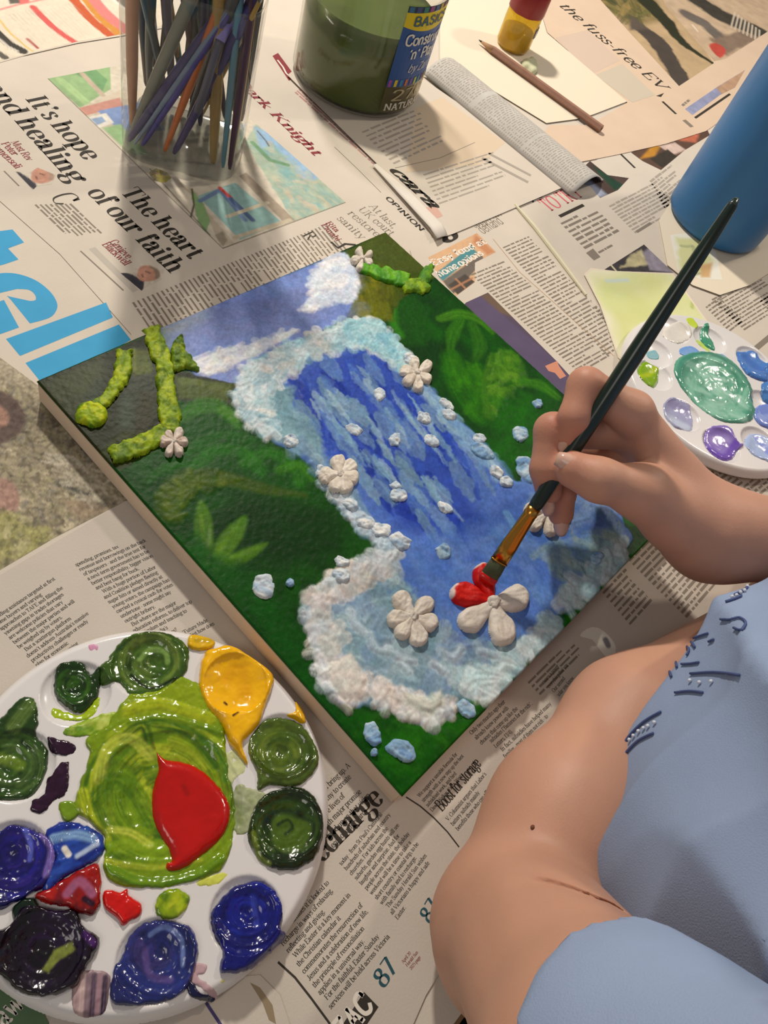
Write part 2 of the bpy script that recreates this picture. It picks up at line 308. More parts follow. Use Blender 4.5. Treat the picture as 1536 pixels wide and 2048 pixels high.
# ------------------------------------------------------------------ a drawn typeface (pen skeletons swept with a contrast nib)
GL = {
'a': (4.5, 'C.7,3.9 1.3,4.8 2.3,4.9 3.1,4.1 3.1,3|L3.1,3.2 3.1,.6|C3.1,.7 3.4,.1 3.9,.1 4.3,.5|C3.1,2.9 1.5,2.6 .6,1.6 .8,.4 1.8,.1 3.1,1.2|D1,3.8'),
'b': (4.9, 'T.9,7.4 .9,.3|C.9,3.9 1.8,4.9 3.2,4.8 4.1,3.4 4.1,1.6 3.2,.1 1.8,.05 .9,1'),
'c': (4.1, 'C3.4,3.7 2.8,4.8 1.6,4.8 .6,3.4 .6,1.6 1.5,.1 2.7,.1 3.6,1.2|D3.2,3.8'),
'd': (5, 'C3.6,3.9 2.8,4.9 1.5,4.8 .5,3.4 .5,1.6 1.4,.1 2.7,.05 3.6,1|F3.7,7.4 3.7,0'),
'e': (4.2, 'L.7,2.6 3.6,2.6|C3.6,2.6 3.4,4.2 2.3,4.9 1.2,4.6 .6,3.3 .6,1.6 1.6,.1 2.8,.1 3.7,1.2'),
'f': (3.0, 'B1.3,6 1.3,0|C1.3,6 1.6,7.2 2.5,7.3 3,6.7|L.3,4.8 2.6,4.8|D2.9,6.6'),
'g': (4.5, 'C2,4.9 .9,4.5 .7,3.4 1,2.3 2,1.9 3,2.3 3.4,3.4 3,4.5 2,4.9|C1.3,2.1 .8,1.3 1.6,.7 3.2,.5 3.9,-.5 3.2,-1.9 1.6,-2.2 .5,-1.3 .9,-.3 1.6,.4|L3,4.5 4.2,4.8|D4.1,4.7'),
'h': (5.1, 'F.9,7.4 .9,0|C.9,3.8 1.9,4.9 3,4.8 3.6,3.8|B3.7,4 3.7,0'),
'i': (2.3, 'F1,4.9 1,0|D1,6.6'), 'j': (2.4, 'T1.3,4.9 1.3,-1|C1.3,-1 1,-2.1 .2,-2|D1.3,6.6'),
'k': (4.9, 'F.9,7.4 .9,0|N3.9,4.8 1.1,2.2|L1.9,3 3.9,.1|L3.2,.1 4.7,.1'), 'l': (2.3, 'F1,7.4 1,0'),
'm': (7.5, 'F.9,4.9 .9,0|C.9,3.8 1.8,4.9 2.9,4.8 3.5,3.8|B3.6,4 3.6,0|C3.6,3.8 4.5,4.9 5.6,4.8 6.2,3.8|B6.3,4 6.3,0'),
'n': (5.1, 'F.9,4.9 .9,0|C.9,3.8 1.9,4.9 3,4.8 3.6,3.8|B3.7,4 3.7,0'),
'o': (4.6, 'C2.3,4.9 1,4.3 .5,2.5 1,.7 2.3,.1 3.6,.7 4.1,2.5 3.6,4.3 2.3,4.9'),
'p': (4.9, 'F.9,4.9 .9,-2.2|C.9,3.9 1.8,4.9 3.2,4.8 4.1,3.4 4.1,1.6 3.2,.1 1.8,.05 .9,1'),
'q': (4.9, 'B3.7,4.9 3.7,-2.2|C3.6,3.9 2.8,4.9 1.5,4.8 .5,3.4 .5,1.6 1.4,.1 2.7,.05 3.6,1'),
'r': (3.7, 'F.9,4.9 .9,0|C.9,3.6 1.7,4.8 2.7,4.7|D2.9,4.3'),
's': (3.6, 'C3,3.9 2.2,4.9 1,4.7 .7,3.7 1.6,2.8 2.8,2.1 3,1 2.1,.05 1,.2 .5,1.2'),
't': (3.0, 'L1.2,6.2 1.2,.8|C1.2,.8 1.5,.05 2.2,.1 2.8,.7|L.2,4.8 2.5,4.8'),
'u': (5.1, 'T.9,4.9 .9,1.2|C.9,1.2 1.3,.1 2.5,.1 3.6,1.1|F3.7,4.9 3.7,0'),
'v': (4.5, 'L.6,4.8 2.2,.1|N2.2,0 3.9,4.8|L0,4.8 1.4,4.8|L3.2,4.8 4.4,4.8'),
'w': (6.8, 'L.6,4.8 2.0,.1|N2.0,0 3.4,4.6|L3.4,4.8 4.7,.1|N4.7,0 6.1,4.8|L0,4.8 1.4,4.8|L5.5,4.8 6.7,4.8'),
'x': (4.6, 'L.7,4.8 3.9,.1|N.6,.1 3.8,4.8|L0,4.8 1.5,4.8|L3.1,.1 4.6,.1'),
'y': (4.5, 'L.6,4.8 2.3,.1|N3.9,4.8 2.3,0 1.5,-1.7 .6,-2|L0,4.8 1.4,4.8|L3.2,4.8 4.4,4.8'),
'z': (4.0, 'L.6,4.8 3.5,4.8|L3.5,4.8 .5,.1|L.5,.1 3.6,.1'),
'A': (6.8, 'N.9,0 3.2,7.2|L3.3,7.2 5.7,0|L1.6,2.4 4.7,2.4|L0,.1 1.8,.1|L4.6,.1 6.6,.1'),
'B': (6.2, 'S1.3,7.2 1.3,0|C1.3,7.1 3.8,7.1 4.8,6 4.6,4.4 3.4,3.8 1.3,3.8|C3.4,3.8 5.1,3.3 5.5,1.8 4.6,.2 3,.1 1.3,.1'),
'C': (6.2, 'C5.3,5.2 4.4,7 2.9,7.1 1.2,6.2 .6,3.6 1.2,1 2.9,.05 4.4,.3 5.6,2|L5.3,7.1 5.3,5.1'),
'D': (6.8, 'S1.3,7.2 1.3,0|C1.3,7.1 4,7.1 5.6,6 6.1,3.6 5.6,1.2 4,.1 1.3,.1'),
'E': (5.8, 'S1.3,7.2 1.3,0|L1.3,7.1 5.2,7.1 |L1.3,3.8 4,3.8|L1.3,.1 5.3,.1|N5.2,7.1 5.2,5.6|N5.3,.1 5.3,1.8'),
'F': (5.5, 'S1.3,7.2 1.3,0|L1.3,7.1 5.2,7.1|L1.3,3.8 4,3.8|N5.2,7.1 5.2,5.6'),
'G': (6.8, 'C5.3,5.2 4.4,7 2.9,7.1 1.2,6.2 .6,3.6 1.2,1 2.9,.05 4.6,.6 5.3,1.4|S5.4,3.1 5.4,.3'),
'H': (7.4, 'S1.3,7.2 1.3,0|S5.9,7.2 5.9,0|L1.3,3.7 5.9,3.7'), 'I': (3.2, 'S1.6,7.2 1.6,0'),
'J': (4.4, 'S2.8,7.2 2.8,1.4|C2.8,1.5 2.3,.1 1.1,.1 .6,1.2'),
'K': (6.9, 'S1.3,7.2 1.3,0|N5.6,7 1.6,3|L2.7,4 5.5,.1|L4.7,.1 6.6,.1|L4.6,7.1 6.3,7.1'),
'L': (5.4, 'S1.3,7.2 1.3,0|L1.3,.1 5,.1|N5,.1 5,1.8'),
'M': (8.4, 'N1.2,0 1.2,7.2|L1.3,7.2 4,.6|N4,.4 6.6,7.2|S6.8,7.2 6.8,0|L.3,.1 2.1,.1'),
'N': (7.2, 'N1.2,0 1.2,7.2|L1.2,7.2 5.8,.2|N5.9,0 5.9,7.2|L.2,.1 2.2,.1|L4.9,7.1 6.9,7.1'),
'O': (6.8, 'C3.4,7.1 1.5,6.4 .6,3.6 1.5,.8 3.4,.05 5.3,.8 6.2,3.6 5.3,6.4 3.4,7.1'),
'P': (5.9, 'S1.3,7.2 1.3,0|C1.3,7.1 4,7.1 5.2,5.9 5,4.2 3.6,3.5 1.3,3.5'),
'R': (6.6, 'S1.3,7.2 1.3,0|C1.3,7.1 4,7.1 5.1,5.9 4.8,4.3 3.4,3.7 1.3,3.7|L3.2,3.7 5.3,.1|L4.8,.1 6.4,.1'),
'S': (5.2, 'C4.4,5.5 3.4,7.1 1.6,6.9 .8,5.6 1.8,4.2 3.8,3.2 4.6,1.8 3.6,.1 1.8,.1 .7,1.8'),
'T': (6.0, 'S3,7.2 3,0|L.6,7.1 5.4,7.1|N.6,7.1 .6,5.5|N5.4,7.1 5.4,5.5'),
'U': (7.0, 'S1.4,7.2 1.4,2|C1.4,2 2,.2 3.6,.05 5.2,.4 5.8,2.2|N5.9,2 5.9,7.2|L4.9,7.1 6.8,7.1'),
'V': (6.6, 'L.9,7.2 3.3,.1|N3.3,0 5.7,7.2|L0,7.1 2,7.1|L4.7,7.1 6.5,7.1'),
'W': (9.4, 'L.9,7.2 2.8,.1|N2.8,0 4.7,7|L4.7,7.2 6.6,.1|N6.6,0 8.5,7.2|L0,7.1 2,7.1|L7.6,7.1 9.3,7.1'),
'Y': (6.4, 'L.8,7.2 3.2,3.4|N3.2,3.4 5.5,7.2|S3.2,3.6 3.2,0|L0,7.1 1.9,7.1|L4.5,7.1 6.3,7.1'),
'Z': (5.6, 'L.6,7.1 5,7.1|L5,7.1 .6,.1|L.6,.1 5.1,.1'),
'0': (4.8, 'C2.4,7.1 1.1,6.2 .6,3.6 1.1,1 2.4,.1 3.7,1 4.2,3.6 3.7,6.2 2.4,7.1'), '1': (3.4, 'S1.7,7.2 1.7,0|N1.7,7 .5,6.2'),
'2': (4.6, 'C.8,5.4 1.4,6.9 2.9,7.1 3.9,5.8 3.4,4 .7,.2|L.7,.2 4.1,.2'), '3': (4.6, 'C.8,5.8 1.8,7 3.4,6.8 3.8,5.2 2.2,3.8 3.8,2.8 4,1.2 2.6,.1 .7,.9'),
'4': (4.8, 'N3.2,7 .5,2.1|L.4,2 4.4,2|L3.2,7 3.2,0'), '5': (4.6, 'L1.2,7 3.9,7|N1.2,7 1,3.8|C1,3.8 2.6,4.5 4,3.2 3.6,.8 2,.1 .7,.8'),
'7': (4.6, 'L.6,7 4.1,7|L4.1,7 1.8,0'), '8': (4.8, 'C2.4,7 1.2,6.4 1.1,5 2.4,3.9 3.7,5 3.6,6.4 2.4,7|C2.4,3.9 .9,3.1 .6,1.6 1.2,.4 2.4,.1 3.6,.4 4.2,1.6 3.9,3.1 2.4,3.9'),
'9': (4.8, 'C4,4.6 3,3.3 1.4,3.5 .7,5 1.4,6.8 2.9,7 3.9,6 4,4 3.2,1 1.4,.1'),
'.': (1.9, 'D.9,.5'), ',': (1.9, 'D.9,.5|N1.1,.4 .6,-1.3'), "'": (1.8, 'D.9,6.8|N1.1,6.8 .6,5.3'), '-': (2.8, 'L.4,2.4 2.4,2.4'), '(': (2.6, 'C2.2,7.6 .9,5.4 .9,1.4 2.2,-1.2'), ')': (2.6, 'C.4,7.6 1.7,5.4 1.7,1.4 .4,-1.2'),
'"': (3.0, 'N.8,7.2 .8,5.4|N2,7.2 2,5.4'), '/': (3.0, 'N.3,-.8 2.7,7.6'), '?': (4.2, 'C.8,5.6 1.6,7 3,6.8 3.5,5.4 2,3.8 2,2.2|D2,.5'), ':': (1.9, 'D.9,.5|D.9,4.3'),
}
_glc = {}
def glyph(ch, thick, thin, serif, k):
    key = (ch, thick, thin, serif, k)
    if key in _glc: return _glc[key]
    V = []; F = []
    def strip(pts, wmul=None):
        pts = np.asarray(pts, float)
        b = len(V); n = len(pts)
        for i in range(n):
            t = pts[min(i+1, n-1)]-pts[max(i-1, 0)]; ln = np.hypot(*t)+1e-9; t = t/ln
            w = thin+(thick-thin)*abs(t[1])**1.4 if wmul is None else wmul
            nn = np.array([-t[1], t[0]])*w/2
            V.append(pts[i]+nn); V.append(pts[i]-nn)
        for i in range(n-1): F.append((b+2*i, b+2*i+1, b+2*i+3, b+2*i+2))
    for s in GL[ch][1].split('|'):
        s = s.strip(); kind = s[0]; pts = [tuple(float(q) for q in w.split(',')) for w in s[1:].split()]
        if kind == 'D':
            x, y = pts[0]; r = thick*.62 if serif else thick*.6; b = len(V)
            for i in range(8): V.append(np.array([x+r*math.cos(i*math.pi/4), y+r*math.sin(i*math.pi/4)]))
            if serif or ch in '.,ij:?': F.append(tuple(range(b, b+8)))
            continue
        if kind == 'C': strip(smooth_poly(pts, k, False)); continue
        if kind == 'N': strip(pts, thin*1.15); continue
        strip(pts)
        if serif and kind in 'SBFT':
            (x0, y0), (x1, y1) = pts[0], pts[-1]; e = thick*.5+.55; q = max(thin, .3)
            if kind in 'SBF': strip([(x1-e, y1+q/2), (x1+e, y1+q/2)], q)
            if kind == 'S': strip([(x0-e, y0-q/2), (x0+e, y0-q/2)], q)
            if kind in 'FT': strip([(x0-e, y0-q/2), (x0, y0-q/2)], q)
    _glc[key] = (GL[ch][0], np.array(V), F)
    return _glc[key]
def text_shape(s, thick=1.0, thin=.22, serif=True, k=5, track=0.0, shear=0.0):
    x = 0; VV = []; FF = []; b = 0
    for ch in s:
        if ch == ' ': x += 2.2; continue
        if ch not in GL: ch = '-'
        w, V, F = glyph(ch, thick, thin, serif, k)
        q = V.copy(); q[:, 0] += x+q[:, 1]*shear; VV.append(q); FF += [tuple(i+b for i in f) for f in F]; b += len(q); x += w+track
    return np.concatenate(VV) if VV else np.zeros((0, 2)), FF, x
def put_text(mb, s, P0, d, u, z, width=None, unit=None, **kw):
    """P0 baseline start (world xy), d reading direction, u up direction; width: total length, unit: metres per font unit (height)"""
    V, F, w = text_shape(s, **kw)
    if not len(V): return
    sx = width/w if width else unit
    P = np.asarray(P0)[None]+V[:, :1]*sx*np.asarray(d)[None]+V[:, 1:]*unit*np.asarray(u)[None]
    mb.add([(p[0], p[1], z) for p in P], F)

INK = pbr('print_ink_black', '#3a3630', .7, .2); INK2 = pbr('print_ink_grey', '#857c70', .75, .2); INK3 = pbr('print_ink_pale', '#a59c90', .8, .2)
RED = pbr('print_ink_maroon', '#8a3a40', .7, .2); PINK = pbr('print_ink_pink', '#cf6a6e', .7, .2); CYAN = pbr('print_ink_cyan', '#3a9ccb', .65, .25, tint=.06)
TEAL = pbr('print_ink_teal', '#4f878c', .7, .2); WHITEP = pbr('print_white', '#e6dfd2', .8, .2); DTEAL = pbr('print_ink_dark_teal', '#2d5560', .7, .2)
PAPER = pbr('newsprint', '#d0c6b8', .85, .15, bump=.12, bscale=900, tint=.05, tscale=25)
PAPER2 = pbr('newsprint_grey', '#c6bdb1', .85, .15, bump=.12, bscale=900, tint=.05, tscale=25)
PEACH = pbr('newsprint_peach', '#d6bfa8', .85, .15, bump=.12, bscale=900, tint=.05, tscale=25)
CART = pbr('white_cartridge_paper', '#e2d6c0', .8, .2, bump=.15, bscale=700)
PRINT = pbr('colour_print', vcol=True, rough=.7, spec=.25)
PH = .00005

class Page:
    def __init__(s, label, px, z, mat=PAPER, name='newspaper_page', group=None):
        s.root = empty(name, label, 'paper' if 'paper' in name and 'news' not in name else 'newspaper', group); s.z = z; s.nz = 0
        P = atl(px, z)[:, :2]
        MB().slab([tuple(p) for p in P], z-.00015, z).build('sheet', mat, s.root)
    def lv(s): s.nz += 1; return s.z+PH+s.nz*.000004
    def w(s, p): return at(p[0], p[1], s.z)[:2]
    def line(s, txt, p0, p1, cap, mat=INK, name='headline', mb=None, **kw):
        P0 = s.w(p0); P1 = s.w(p1); d = P1-P0; L = np.linalg.norm(d); d = d/L; u = np.array([-d[1], d[0]])
        own = mb is None; mb = mb or MB()
        put_text(mb, txt, P0, d, u, s.z+PH+.00003, width=L, unit=cap/7.2, **kw)
        if own: return mb.build(name, mat, s.root)
    def lines(s, txt, tl, tr, bl, cap=None, mat=INK, name='text_column', n=None, ratio=None, **kw):
        """transcribed lines set in the quad tl, tr, bl"""
        A = s.w(tl); d = s.w(tr)-A; L = np.linalg.norm(d); d /= L; dn = s.w(bl)-A; n = n or len(txt); step = dn/n
        u = np.array([-d[1], d[0]]); cap = cap or abs(step @ u)*.62; mb = MB(); kw.setdefault('thick', .78); kw.setdefault('thin', .34); kw.setdefault('k', 3)
        unit = cap/7.2
        for i, t in enumerate(txt):
            ind = len(t)-len(t.lstrip()); P0 = A+step*(i+.8)+d*unit*ind*1.6; t = t.strip()
            if not t: continue
            w = text_shape(t, **kw)[2]*unit*.92; full = L-unit*ind*1.6
            put_text(mb, t, P0, d, u, s.z+PH+.00002, width=min(w, full) if w < .86*full else full, unit=unit, **kw)
        return mb.build(name, mat, s.root)
    def bars(s, tl, tr, bl, n, mat=INK2, fill=.5, seed=1, ragged=.12, name='text_column', gap=.16, skip=()):
        """rows of words too small to read, as printed word marks"""
        rng = random.Random(seed); A = s.w(tl); d = s.w(tr)-A; L = np.linalg.norm(d); d /= L; dn = s.w(bl)-A; st = dn/n; mb = MB(); z = s.z+PH+.00002
        hh = np.linalg.norm(st)*fill; u = np.array([-d[1], d[0]]); u = u*hh; ch = np.linalg.norm(st)*.42
        for i in range(n):
            if i in skip: continue
            x = 0; end = L*(1-rng.random()*ragged) if rng.random() > .18 else L*rng.uniform(.4, .9)
            while x < end:
                wl = rng.randint(2, 9)*ch; wl = min(wl, end-x)
                P = A+st*(i+.8)+d*x; b = P+d*wl; k = rng.uniform(.75, 1.1)
                mb.add([(*P, z), (*b, z), (*(b+u*k), z), (*(P+u*k), z)], [(0, 1, 2, 3)]); x += wl+ch*rng.uniform(.6, 1.2)
        return mb.build(name, mat, s.root)
    def block(s, px, mat, name='page_block'):
        P = [tuple(s.w(p)) for p in px]; z = s.lv()
        return mesh_obj(name, [(p[0], p[1], z) for p in P], [tuple(range(len(P)))], mat, s.root)
    def pic(s, px, col, fn, name='printed_picture', step=.0009, smooth=0):
        return patch(name, px, s.lv(), 0, PRINT, s.root, col, fn, step=step, smooth=smooth, flat=True)
    def rule(s, pts, w, mat=INK, name='printed_rule'):
        P = [s.w(p) for p in pts]; V = []; F = []; z = s.z+PH+.000035
        for i, p in enumerate(P):
            t = P[min(i+1, len(P)-1)]-P[max(i-1, 0)]; t = t/np.linalg.norm(t); nn = np.array([-t[1], t[0]])*w/2
            V += [(*(p+nn), z), (*(p-nn), z)]
        for i in range(len(P)-1): F.append((2*i, 2*i+1, 2*i+3, 2*i+2))
        return mesh_obj(name, V, F, mat, s.root)

# ------------------------------------------------------------------ room: floor, table
tag(MB().box((-2.5, -3, -.76), (3.5, 2.5, -.74)).build('floor', pbr('dark_floor', '#231f1d', .6, .3, tint=.2, tscale=3)), kind='structure')
tab = empty('table', 'table covered with spread newspapers under the painting', 'table')
MB().box((-.52, -.386, -.028), (1.75, .95, -.0004)).build('table_top', pbr('table_board', '#8a6a4c', .5, .4, tint=.25, tscale=9), tab)
for x in (-.46, 1.69):
    for y in (-.33, .89):
        MB().box((x-.03, y-.03, -.74), (x+.03, y+.03, -.028)).build('leg', pbr('table_board', '#8a6a4c'), tab)

# ------------------------------------------------------------------ newspapers and papers on the table
ug = MB(); n = 5
base = Page('plain newsprint spread lowest over the whole table', [(0, 0)]*3, .0002) if False else None
o = MB().slab([(-.50, -.384), (1.72, -.384), (1.72, .92), (-.50, .92)], -.0002, .0001).build('newspaper_spread', PAPER)
tag(o, 'lowest sheets of newsprint covering the bare table top', 'newspaper')

# -- opinion page with cartoon
A = Page('newspaper opinion page with cartoon, black serif headlines and two portraits',
         [(-90, 145), (0, 122), (240, 76), (420, 45), (560, 70), (640, 175), (880, 440), (935, 500), (900, 640), (600, 900), (300, 820), (262, 668), (120, 508), (0, 402), (-90, 325)], .0005)
D13 = dict(thick=1.42, thin=.24, track=.35)
A.line("It's hope", (49, 197), (172, 322), .0160, **D13); A.line("and healing", (-34, 172), (143, 368), .0160, **D13)
A.line("The heart", (238, 383), (382, 520), .0156, **D13); A.line("of our faith", (172, 385), (343, 549), .0156, **D13)
A.line("Most Rev", (21, 284), (54, 322), .0058, RED, thick=1.2, thin=.4); A.line("Peter", (1, 287), (26, 312), .0058, RED, thick=1.2, thin=.4); A.line("Comensoli", (-22, 288), (32, 338), .0058, RED, thick=1.2, thin=.4)
A.line("Genieve", (218, 484), (253, 518), .0062, RED, thick=1.2, thin=.4); A.line("Blackwell", (203, 489), (250, 532), .0062, RED, thick=1.2, thin=.4)
A.line("C", (99, 394), (116, 413), .0175, INK, thick=.9, thin=.2, name='drop_cap')
A.bars((146, 408), (213, 471), (67, 410), 8, INK2, .45, 3); A.rule([(161, 502), (247, 581)], .0010, INK2); A.rule([(8, 342), (38, 372)], .0010, INK2)
A.block([(178, 498), (190, 494), (277, 580), (266, 585)], pbr('print_grey_tint', '#b9b2a6', .8, .2))
def port(p, hx, hy, suit, hair):
    p.poly(suit, '#3a3840', soft=2, smooth=3); p.poly([(hx-20, hy+4), (hx-14, hy-14), (hx+4, hy-17), (hx+22, hy-8), (hx+25, hy+6), (hx+8, hy+14), (hx-10, hy+14)], '#c08e78', soft=2, smooth=4)
    p.poly([(hx+4, hy-16), (hx+22, hy-9), (hx+26, hy+5), (hx+17, hy+9), (hx+16, hy-4)], hair, soft=3, smooth=3); p.stroke([(hx-2, hy-5), (hx+6, hy-2)], 2.5, '#5a3b34'); p.stroke([(hx-10, hy+1), (hx-8, hy+6)], 2.5, '#6b3f3a'); p.mottle(.25, 6)
A.pic([(262, 545), (285, 525), (330, 540), (322, 560), (290, 575), (284, 582), (240, 546)], '#c9bfb0', lambda p: port(p, 294, 548, [(240, 545), (262, 548), (276, 556), (288, 562), (283, 583), (262, 566)], '#8a7a68'), 'portrait_print')
A.pic([(30, 343), (60, 345), (75, 335), (112, 350), (104, 368), (74, 372), (66, 380)], '#c9bfb0', lambda p: port(p, 82, 352, [(30, 341), (48, 350), (72, 368), (70, 380), (56, 370)], '#a58a78'), 'portrait_print')
A.bars((655, 447), (705, 508), (262, 606), 48, INK2, .40, 8, ragged=.05)
A.line("Dark Knight", (466, 158), (629, 312), .0100, RED, thick=1.4, thin=.45, shear=.15)
for t, a, b in (("At last,", (736, 412), (786, 458)), ("UK court", (715, 419), (780, 472)), ("restores", (694, 427), (760, 481)), ("sanity", (672, 437), (722, 480))): A.line(t, a, b, .0082, INK2, thick=.8, thin=.25)
A.line("Rita", (651, 446), (672, 465), .0055, RED, thick=1.2, thin=.4); A.line("Panahi", (641, 450), (674, 483), .0055, RED, thick=1.2, thin=.4); A.line("R", (604, 470), (618, 482), .0105, INK, name='drop_cap')
A.rule([(662, 484), (676, 496), (690, 488), (712, 490)], .0022, INK); A.rule([(669, 294), (715, 338), (762, 385)], .0006, INK2)
A.line("OPINION", (770, 396), (842, 463), .0052, INK, thick=1.5, thin=1.2, serif=False)
A.block([(545, 112), (556, 106), (590, 152), (578, 162)], RED); A.rule([(555, 120), (566, 134), (572, 146), (578, 152)], .0016, WHITEP)
A.bars((600, 177), (757, 320), (588, 185), 3, pbr('rose_ink', '#b58580', .75, .2), .55, 5, 0)
def cartoon(p):
    p.poly([(95, 157), (220, 132), (222, 178), (160, 216)], '#8fae7c', soft=2); p.poly([(150, 146), (190, 138), (215, 160), (205, 182)], '#6f9a6a', soft=2)
    p.stroke([(165, 148), (205, 190)], 9, '#b9a893'); p.stroke([(120, 160), (150, 185), (172, 205)], 14, '#a3c088', streak=.4)
    p.poly([(160, 216), (240, 180), (330, 190), (330, 250), (250, 300)], '#c9bda8', soft=2); p.poly([(158, 216), (240, 195), (245, 212), (168, 232)], '#c28d7e', soft=2)
    p.poly([(195, 222), (300, 200), (330, 260), (250, 270)], '#7d93bd', soft=2); p.poly([(172, 235), (212, 226), (228, 246), (196, 256)], '#dcd8cc', soft=2); p.poly([(182, 238), (204, 233), (212, 243), (194, 250)], '#8fa6c4', soft=2)
    p.poly([(205, 256), (240, 248), (300, 310), (262, 310)], '#93b482', soft=4); p.poly([(300, 330), (400, 380), (445, 495), (420, 470)], '#cfc6b4', soft=2)
    p.poly([(330, 345), (395, 385), (440, 492), (470, 488), (395, 400)], '#bdb09c', soft=2); p.poly([(382, 378), (402, 400), (420, 440), (412, 470), (396, 440)], '#86a873', soft=2, warp=3); p.stroke([(384, 378), (388, 410), (380, 440)], 3, '#57503f')
    p.poly([(490, 285), (512, 248), (692, 405), (588, 442)], '#a9b9a4', soft=2); p.poly([(508, 252), (545, 268), (640, 355), (610, 368), (520, 300)], '#93b4d0', soft=6)
    p.poly([(520, 300), (545, 285), (610, 365), (650, 420), (600, 400)], '#86b0ae', soft=5); p.dabs([(500, 300), (540, 290), (680, 405), (590, 438)], 120, 10, ['#9db3a2', '#b7bfa8', '#8fb0a8', '#c4b9a2'], ang=40, h=0)
    p.stroke([(505, 285), (540, 320), (575, 330)], 8, '#6f9673'); p.poly([(478, 352), (492, 345), (590, 440), (570, 448)], '#a39583', soft=2)
    p.poly([(395, 392), (470, 365), (565, 445), (480, 480)], '#8fb3ae', soft=2); p.stroke([(400, 402), (440, 380), (490, 440)], 8, '#6d84a8'); p.stroke([(440, 376), (462, 396)], 7, '#c4504c'); p.stroke([(462, 398), (505, 440)], 9, '#55698e')
    p.stroke([(455, 433), (535, 405)], 7, '#c8bfa6'); p.stroke([(470, 475), (580, 440)], 8, '#c0b59c'); p.poly([(430, 470), (445, 462), (455, 480), (446, 494)], '#9a917f', soft=3)
    p.stroke([(95, 157), (445, 497), (692, 405)], 2, '#55503f'); p.stroke([(300, 338), (420, 470)], 1.6, '#4a463c'); p.stroke([(515, 262), (532, 282), (538, 292)], 2, '#4a463c')
    p.mottle(.16, 7); p.mottle(.12, 22, 4)
A.pic([(95, 157), (390, 103), (512, 246), (692, 405), (446, 498)], '#cdc4b2', cartoon, 'cartoon_print', step=.0008)
A.pic([(297, 345), (312, 336), (335, 345), (343, 356), (330, 366), (308, 362)], '#a59c7a', lambda p: (p.dabs([(297, 345), (312, 336), (343, 356), (330, 366), (308, 362)], 40, 5, ['#6a5f3c', '#b3a94f', '#5d6b7a', '#a88a78'], h=0)), 'badge_print', step=.0005)

# -- cover page with big cyan letters and a garden photograph
B = Page('magazine page with huge cyan letters above a garden photograph', [(-110, 385), (0, 404), (120, 510), (262, 670), (330, 760), (420, 1000), (245, 1006), (0, 1150), (-110, 1200)], .0007, PAPER)
B.block([(80, 722), (62, 700), (236, 627), (258, 661), (330, 760), (95, 790), (52, 748)][:0] or [(51, 726), (238, 649), (262, 680), (90, 775)], CYAN, 'cyan_letter')
B.block([(12, 678), (212, 605), (226, 635), (40, 712)], CYAN, 'cyan_letter')
def curve(pts, k=5, closed=False): return [tuple(p) for p in smooth_poly(pts, k, closed)]
B.block(curve([(-60, 560), (-10, 548), (30, 547), (70, 560), (100, 583), (114, 606), (112, 622), (98, 636), (60, 647)])+[(22, 600), (14, 592)]+curve([(60, 602), (71, 600), (70, 590), (58, 580), (34, 578)])[::1]+[(-60, 600)], CYAN, 'cyan_letter')
B.block([(-60, 622), (8, 600), (38, 655), (-60, 690)], CYAN, 'cyan_letter')
B.block([(-60, 470), (25, 459), (48, 485), (16, 497), (37, 519), (8, 529), (-60, 545)], CYAN, 'cyan_letter')
def garden(p):
    p.mottle(.1, 60, 2); R = [(-90, 660), (90, 770), (260, 1010), (-90, 1180)]
    p.dabs(R, 1900, 6, ['#a49a80', '#8b8169', '#6f6753', '#b8ad92', '#5c5647', '#95906f', '#7d7a72'], ang=35, spread=1.2, asp=2.4, h=0)
    p.poly([(-60, 640), (20, 650), (60, 700), (75, 770), (10, 760), (-60, 720)], '#b9ad97', soft=40, a=.6)
    p.poly([(-60, 780), (10, 785), (45, 815), (50, 850), (20, 880), (-60, 900)], '#5f5049', soft=8, smooth=4); p.poly([(-60, 810), (5, 815), (12, 850), (-60, 870)], '#a07d6c', soft=8, smooth=4)
    p.poly([(-60, 955), (15, 960), (38, 995), (25, 1025), (-60, 1040)], '#a68578', soft=8, smooth=4)
    p.dabs([(-60, 1020), (40, 1030), (110, 1075), (60, 1110), (-60, 1150)], 160, 14, ['#aaa66c', '#8d8a55', '#b7b183', '#6d6b4d'], h=0, asp=1.4)
    p.poly([(105, 960), (150, 965), (215, 1010), (200, 1025), (160, 1000)], '#4a4b47', soft=10, a=.85, warp=5); p.poly([(120, 1000), (190, 1000), (215, 1020), (160, 1040)], '#93806a', soft=10, a=.7, warp=5)
    p.dabs([(80, 890), (240, 960), (250, 1010), (150, 1000)], 120, 6, ['#b5ad98', '#8e8672', '#c4bca8'], ang=20, asp=5, h=0); p.poly([(-90, 560), (20, 640), (15, 690), (-90, 700)], '#8a8078', soft=8)
    p.mottle(.55, 5, 3); p.mottle(.22, 30, 5)
B.pic([(-100, 640), (0, 715), (75, 770), (330, 900), (400, 985), (246, 1004), (236, 1010), (110, 1075), (0, 1140), (-100, 1195)], '#938972', garden, 'garden_photo_print', step=.0009)

